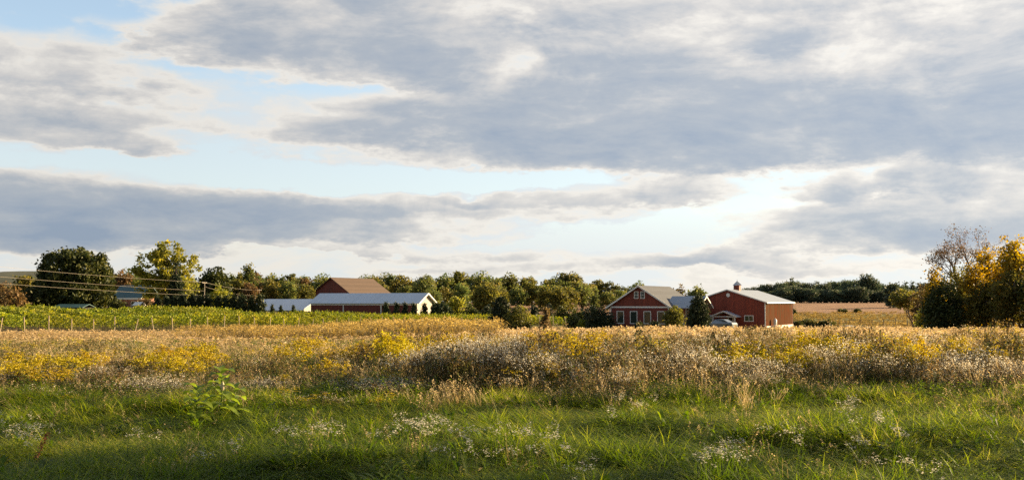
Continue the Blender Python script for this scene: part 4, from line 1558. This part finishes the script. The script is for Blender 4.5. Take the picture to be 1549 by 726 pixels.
def open_land(x, y):
    """1 where meadow stands, 0 under the vines and the buildings"""
    m = np.where((y > 100) & (x < -16) & (VINE_N(x, y) < .6), 0.0, 1.0)
    m = np.where((y > 171.5) & (x < 14), 0.0, m)
    m = np.where((y > 141) & (x > 10) & (x < 52) & (y < 185), 0.0, m)
    return m


def tall(x):
    return .50 + .30 * S(-9, 4, x)


# green grass in front
P = field(6.2, 21.5, 135, 2.0, lambda x, y: (1 - S(-.6, 2.6, y - EDGE(x) - 1.2 * vnoise(x, y, .7, 13))) * (.35 + .65 * S(.25, .7, vnoise(x, y, .7, 3))))
hh = .09 + .17 * S(.3, .9, vnoise(P[:, 0], P[:, 1], 1.0, 4)) * rng.uniform(.4, 1.4, len(P)) + .09 * vnoise(P[:, 0], P[:, 1], .3, 6) + .10 * S(15, 18, P[:, 1])
hh = hh * rng.lognormal(0, .28, len(P))
hh = np.minimum(hh, .42)
tt = rng.normal(0, .15, len(P)) + .4 * (vnoise(P[:, 0], P[:, 1], 1.6, 5) - .5) + np.where(rng.uniform(size=len(P)) < .05, .22, 0)
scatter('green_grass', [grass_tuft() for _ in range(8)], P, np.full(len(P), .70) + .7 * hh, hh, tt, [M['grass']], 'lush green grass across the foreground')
P = field(6.2, 18.0, 15, 2.0, lambda x, y: (y < EDGE(x)) * S(.30, .6, vnoise(x, y, 1.3, 8)))
hh = rng.uniform(.10, .30, len(P))
scatter('clover', [clover_tuft() for _ in range(5)], P, rng.uniform(.8, 1.3, len(P)), hh, rng.normal(.0, .16, len(P)), [M['grass']], 'low leafy clover among the green grass')

def broadleaf():
    p = Plant()
    for k in range(9):
        a = rnd.uniform(0, 6.28)
        d = Vector((math.cos(a), math.sin(a), 0))
        sd = Vector((-d.y, d.x, 0))
        ln, up, w = rnd.uniform(.08, .17), rnd.uniform(.5, 1.3), rnd.uniform(.012, .022)
        b0 = Vector((rnd.gauss(0, .03), rnd.gauss(0, .03), rnd.uniform(.0, .12)))
        pts = [b0 + d * ln * q + Vector((0, 0, ln * (up * 1.4 * q - up * .9 * q * q))) for q in (0, .25, .5, .75, 1)]
        p.strip(pts, [w * .25, w * .8, w, w * .75, w * .05], sd, rnd.uniform(.1, .35), rnd.uniform(.25, .45), 0)
    return p


P = field(6.2, 18.0, 5.0, 2.0, lambda x, y: (y < EDGE(x)) * S(.35, .7, vnoise(x, y, 1.1, 81)))
scatter('broadleaf_weeds', [broadleaf() for _ in range(6)], P, rng.uniform(.7, 1.3, len(P)), rng.uniform(.8, 1.5, len(P)), rng.normal(-.05, .14, len(P)), [M['grass']], 'broad leaved weeds growing in the green grass')
P = field(6.2, 18.5, 3.2, 2.0, lambda x, y: (y < EDGE(x) + 1) * S(.3, .7, vnoise(x, y, 1.5, 82)))
scatter('straw_grass', [dry_tuft(1.0, 8) for _ in range(5)], P, np.full(len(P), .8), rng.uniform(.16, .42, len(P)), rng.normal(-.05, .15, len(P)), [M['dry']], 'dead straw stalks among the green grass', lean=.3)

# the band of tall weeds right behind it
near = lambda x, y: S(-1.6, 1.4, y - EDGE(x))
RISE = lambda x, y: .46 + .54 * S(-.8, 3.6, y - EDGE(x) + 1.6 * (vnoise(x, y, 1.4, 44) - .5))


def mixed_stems(kind, n):
    out = []
    for _ in range(n):
        p = Plant()
        for k in range(3):
            x, y = rnd.gauss(0, .07), rnd.gauss(0, .07)
            h = rnd.uniform(.75, 1.05)
            if kind == 'g':
                goldenrod_stem(p, x, y, h)
            elif kind == 'a':
                aster_stem(p, x, y, h)
            else:
                dead_stem(p, x, y, h)
        out.append(p)
    return out


WM = [M['olive'], M['brownleaf'], M['goldrod']]
AM = [M['olive'], M['brownleaf'], M['aster']]
G5, A5, D5 = mixed_stems('g', 5), mixed_stems('a', 5), mixed_stems('d', 5)
gpat = lambda x, y: S(.50, .76, vnoise(x, y, 2.6, 31)) * (.55 + .35 * S(-4, 3, x))
apat = lambda x, y: S(.59, .78, vnoise(x, y, 2.1, 32)) * (.4 + .6 * S(-6, 2, x))


def weeds(name, protos, y0, y1, dens, pat, mats, label, hk=1.0):
    P = field(y0, y1, dens, 1.5, lambda x, y: near(x, y) * pat(x, y) * open_land(x, y))
    hh = tall(P[:, 0]) * rng.uniform(.75, 1.15, len(P)) * hk * (.85 + .3 * vnoise(P[:, 0], P[:, 1], 3.3, 40)) * (1 - .35 * S(30, 60, P[:, 1]))
    hh = hh * RISE(P[:, 0], P[:, 1])
    return scatter(name, protos, P, np.full(len(P), 1.0), hh, rng.normal(0, .1, len(P)), mats, label)


weeds('goldenrod', G5, 15.2, 34, 4.2, gpat, WM, 'yellow goldenrod growing through the meadow')
weeds('goldenrod', G5, 34, 75, .35, gpat, WM, 'yellow goldenrod farther out in the meadow')
weeds('white_asters', A5, 15.2, 34, 3.0, apat, AM, 'small white asters growing through the meadow')
weeds('white_asters', A5, 34, 80, .55, lambda x, y: apat(x, y) * S(-12, 4, x), AM, 'small white asters farther out in the meadow')
weeds('brown_weeds', D5, 15.2, 32, 4.6, lambda x, y: .3 + .7 * S(.35, .7, vnoise(x, y, 1.9, 33)) * (.4 + .6 * S(-4, 6, x)), WM, 'brown dead weed stems in the tall meadow', 1.12)
weeds('brown_weeds', D5, 32, 60, 1.0, lambda x, y: S(.4, .7, vnoise(x, y, 3.9, 34)) * S(-10, 8, x), WM, 'brown dead weed stems farther out in the meadow', .9)

DT = [dry_tuft() for _ in range(6)]
DW = [dry_tuft(2.6, 9) for _ in range(5)]
DX = [dry_tuft(5.0, 7) for _ in range(4)]
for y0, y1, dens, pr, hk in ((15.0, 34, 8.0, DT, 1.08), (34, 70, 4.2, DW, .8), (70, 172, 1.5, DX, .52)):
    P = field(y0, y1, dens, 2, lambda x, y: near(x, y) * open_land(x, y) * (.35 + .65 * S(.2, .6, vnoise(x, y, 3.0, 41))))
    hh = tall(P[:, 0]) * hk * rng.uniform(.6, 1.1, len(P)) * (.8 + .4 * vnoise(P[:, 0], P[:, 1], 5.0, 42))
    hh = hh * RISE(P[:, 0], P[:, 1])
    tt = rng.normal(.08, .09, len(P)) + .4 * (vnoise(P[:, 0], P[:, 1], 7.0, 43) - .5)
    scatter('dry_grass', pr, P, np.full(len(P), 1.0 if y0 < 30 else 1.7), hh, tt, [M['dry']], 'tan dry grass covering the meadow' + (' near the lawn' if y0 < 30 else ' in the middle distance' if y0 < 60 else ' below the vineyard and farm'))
# green undergrowth of the meadow
P = field(15.2, 40, 15, 2, lambda x, y: near(x, y) * S(.3, .6, vnoise(x, y, 2.0, 51)))
scatter('undergrowth', [clover_tuft() for _ in range(4)], P, np.full(len(P), 1.6), rng.uniform(.2, .5, len(P)), rng.normal(-.1, .1, len(P)), [M['grass']], 'green undergrowth between the tall weeds')
# golden reeds in the damp strip in front of the vines
reedzone = lambda x, y: S(-.36, -.20, x / y) * (1 - S(-.06, .0, x / y)) * open_land(x, y)
P = field(48, 98, 1.9, 2, lambda x, y: reedzone(x, y) * (.5 + .5 * vnoise(x, y, 4, 61)))
scatter('golden_reeds', [reed_tuft() for _ in range(6)], P, np.full(len(P), 1.9), rng.uniform(.5, .95, len(P)) * (1 + .5 * S(-.22, -.12, P[:, 0] / P[:, 1])) * (.8 + .3 * vnoise(P[:, 0], P[:, 1], 6, 62)), rng.normal(0, .15, len(P)), [M['reed']], 'golden brown reeds in front of the vineyard')
# rough pasture on the right beyond the farm
P = field(150, 285, .55, 5, lambda x, y: (x > 38) * (1 - (y < 186) * (x < 56)) * (.3 + .7 * vnoise(x, y, 9, 71)))
scatter('pasture_grass', DX, P, np.full(len(P), 2.2), rng.uniform(.25, .7, len(P)), rng.normal(.0, .15, len(P)), [M['reed']], 'rough yellow-green pasture grass beyond the barn')

# ------------------------------------------------------------------ single plants that stand out
def clump(kind, name, mats, n, spread):
    p = Plant()
    for k in range(n):
        a, r = rnd.uniform(0, 6.28), spread * math.sqrt(rnd.random())
        x, y = r * math.cos(a), r * math.sin(a)
        h = rnd.uniform(.78, 1.08) * (1 - .25 * (r / spread) ** 2)
        if kind == 'd':
            dead_stem(p, x, y, h)
        elif kind == 'g':
            goldenrod_stem(p, x, y, h, 1.25)
        else:
            aster_stem(p, x, y, h, .26, 24)
    V, F, T, Mi = p.arr()
    return mk(name, V, F, mats, T, Mi)


GP = [clump('g', 'goldenrod_clump', WM, 36, .5) for _ in range(3)]
AP = [clump('a', 'aster_clump', AM, 34, .5) for _ in range(3)]
placed = set()


def put(pool, i, px, Y, h, label, group, wide=1.0):
    src = pool[i % len(pool)]
    if src.name in placed:
        o = src.copy()
        col.objects.link(o)
    else:
        o = src
        placed.add(src.name)
    b = at_base(px, Y)
    o.location = (b.x, b.y, b.z - .02)
    o.rotation_euler = (0, 0, rnd.uniform(0, 6.28))
    o.scale = (wide, wide, h * (float(RISE(b.x, b.y)) ** .7 if 'meadow' in group else 1.0))
    tag(o, label, 'wildflowers', group)


gspots = [(20, 18.5, .66), (48, 19.5, .7), (75, 18.0, .62), (100, 20, .72), (135, 22, .66), (8, 21, .7), (235, 20, .74), (258, 23, .72), (275, 19.5, .7), (300, 24, .8), (318, 21, .66), (440, 22, .72), (470, 26, .85),
          (500, 20, .62), (520, 23, .7), (560, 25, .75), (592, 21, 1.05), (602, 23, 1.12), (612, 22, .95), (640, 28, .8), (690, 30, .9), (815, 24, 1.05), (835, 22, 1.02), (852, 23.5, 1.1), (872, 21, .98), (888, 22.5, 1.0), (905, 26, 1.05),
          (980, 22, 1.0), (1100, 20, .85), (1165, 21, .95), (1190, 19.5, .9), (1225, 22, 1.0), (1260, 24, 1.0), (1300, 21, .9), (1350, 20, .98), (1375, 21.5, 1.02), (1390, 19.5, .88), (1440, 22, .9), (1490, 20, .8), (1530, 23, .95)]
for i, (px, Y, h) in enumerate(gspots):
    put(GP, i, px, Y, h, 'clump of yellow goldenrod standing out of the dry meadow', 'goldenrod clumps in the meadow', rnd.uniform(.85, 1.2))
aspots = [(160, 19, .62), (215, 17.6, .5), (240, 17.8, .55), (262, 17.4, .46), (385, 17.6, .46), (410, 18, .5), (545, 17.4, .45), (575, 17.2, .48), (598, 17.6, .5), (630, 18.5, .85), (655, 19, .95), (680, 18.2, .95), (702, 19.2, 1.0), (725, 18.6, 1.0), (752, 18.6, 1.02), (785, 19.2, .98), (808, 18.0, .9), (830, 18.8, .9),
          (720, 22, 1.05), (775, 23, 1.08), (930, 20, .95), (960, 19, .92), (1010, 21, 1.0), (1045, 19.5, 1.0), (1060, 18.4, .9), (1120, 18.6, .9), (1145, 17.8, .75), (1165, 18.6, .8), (1245, 19.6, .95), (1330, 19, .85), (1425, 18.8, .85), (1450, 18.2, .8), (1475, 19.4, .9), (1505, 18.6, .8), (1540, 18.2, .72), (1280, 23, 1.05), (1400, 24, 1.02), (1080, 25, 1.1), (900, 24, 1.0)]
for i, (px, Y, h) in enumerate(aspots):
    put(AP, i, px, Y, h, 'bushy clump of small white asters in the meadow', 'white aster clumps in the meadow', rnd.uniform(.85, 1.25))

DP = [clump('d', 'weed_clump', [M['olive'], M['brownleaf']], 44, .5) for _ in range(3)]
for i in range(30):
    px = 560 + (i * 173.3) % 1010
    put(DP, i, px, rnd.choice([18.0, 19.5, 20.8, 23, 26, 30, 34]), rnd.uniform(.8, 1.22), 'dark leafy clump of olive brown weeds in the tall meadow', 'dark weed clumps in the meadow', rnd.uniform(.8, 1.4))
for px, Y, h in ((60, 18.6, .6), (150, 18.0, .55), (205, 20, .7), (345, 18.4, .6), (420, 19.5, .75), (455, 18.2, .6), (520, 18.2, .6)):
    i += 1
    put(DP, i, px, Y, h, 'dark leafy clump of olive brown weeds in the tall meadow', 'dark weed clumps in the meadow', 1.0)

# small white flower heads in the green grass
def flower_sprig():
    p = Plant()
    for k in range(5):
        x, y = rnd.gauss(0, .05), rnd.gauss(0, .05)
        h = rnd.uniform(.75, 1.05)
        p.blade(x, y, h, .003, rnd.uniform(0, 6.28), .1, .2, .5, 0)
        for q in range(11):
            p.fleck((x + rnd.gauss(0, .016), y + rnd.gauss(0, .016), h + rnd.gauss(0, .04)), .011, rnd.uniform(.1, 1), 1, .3)
    V, F, T, Mi = p.arr()
    return mk('white_flower_sprig', V, F, [M['grass'], M['aster']], T, Mi)


SP = [flower_sprig() for _ in range(3)]
centres = [(650, 630, 7), (800, 665, 9), (1095, 690, 9), (650, 640, 4), (500, 655, 5), (590, 660, 4), (715, 650, 3), (60, 640, 7), (30, 620, 6), (210, 640, 3), (350, 675, 3), (720, 690, 3), (1290, 610, 4), (955, 605, 5), (1300, 660, 5), (1400, 690, 3), (1180, 650, 4), (1340, 640, 4), (870, 700, 3), (450, 640, 4)]
i = 0
for cx, cy, n in centres:
    for k in range(n):
        px, py = cx + rnd.gauss(0, 26), cy + rnd.gauss(0, 9)
        Y = 1.45 * F_PX / (py + 8 - 456)
        put(SP, i, px, min(Y, 17), rnd.uniform(.30, .44), 'sprig of small white flowers in the green grass', 'white flower sprigs in the grass', rnd.uniform(.9, 1.4))
        i += 1


def milkweed(px, Y, h, label, nl, pods, seed):
    r_ = random.Random(seed)
    b = at_base(px, Y)
    t = thing('milkweed_plant', b, 0, label, 'plant')
    MB().tube([(0, 0, 0), (.01, 0, h * .5), (-.01, .01, h)], [.011, .009, .006], 7).build('stem', M['milk_leaf'], t)
    for k in range(nl):
        z = h * (.30 + .70 * k / (nl - 1))
        a = k * 2.4 + r_.uniform(-.3, .3)
        ln = r_.uniform(.24, .33) * (1 - .25 * (k / nl))
        up = .2 + .75 * (k / nl)
        d = Vector((math.cos(a), math.sin(a), 0))
        sd = Vector((-d.y, d.x, 0))
        V, F = [], []
        n = 7
        for i in range(n + 1):
            s = i / n
            c = Vector((0, 0, z)) + d * ln * s * (1 - .15 * up) + Vector((0, 0, ln * (up * s - (.55 + .2 * up) * s * s)))
            w = .080 * (math.sin(math.pi * min(1, s * .93 + .05)) ** .75) + .002
            V += [tuple(c - sd * w + Vector((0, 0, w * .35))), tuple(c), tuple(c + sd * w + Vector((0, 0, w * .35)))]
        for i in range(n):
            q = 3 * i
            F += [(q, q + 1, q + 4, q + 3), (q + 1, q + 2, q + 5, q + 4)]
        mk('leaf', V, F, M['milk_leaf'], np.full(len(V), r_.uniform(.1, .9)), parent=t, smooth=True)
    for (dx, z, tilt) in pods:
        pd = MB().lathe([(.003, 0), (.022, .02), (.033, .05), (.028, .085), (.014, .12), (.002, .145)], n=12).build('seed_pod', M['pod'], t, smooth=True)
        pd.matrix_local = Matrix.Translation((dx, -.05, z)) @ Euler((tilt, tilt * .6, 0)).to_matrix().to_4x4()
    return t


milkweed(337, 14.3, .74, 'tall milkweed plant with upright green leaves and a pale seed pod', 15, [(.03, .47, .1)], 3)
milkweed(300, 14.0, .55, 'shorter milkweed plant with drooping dark leaves left of the tall one', 13, [], 4)
milkweed(358, 14.6, .45, 'smallest milkweed with low spreading leaves right of the tall one', 7, [], 6)
dk = Plant()
for k in range(90):
    t_ = rnd.random()
    dk.fleck((rnd.gauss(0, .012) + .10 * t_, rnd.gauss(0, .012), .14 + .24 * t_), .012, rnd.uniform(.2, .9), 0)
dk.blade(0, 0, .36, .004, 0, .25, .1, .3, 0)
V, F, T, Mi = dk.arr()
o = mk('dock_seed_head', V, F, [leaf_mat('leaf_rust', [(0, (.12, .04, .02)), (1, (.28, .11, .05))], .25, 0, 0)], T, Mi)
o.location = at_base(62, 10.6)
o.scale = (1.1, 1.1, 1.1)
tag(o, 'rusty brown dock seed head leaning in the shaded grass', 'plant')
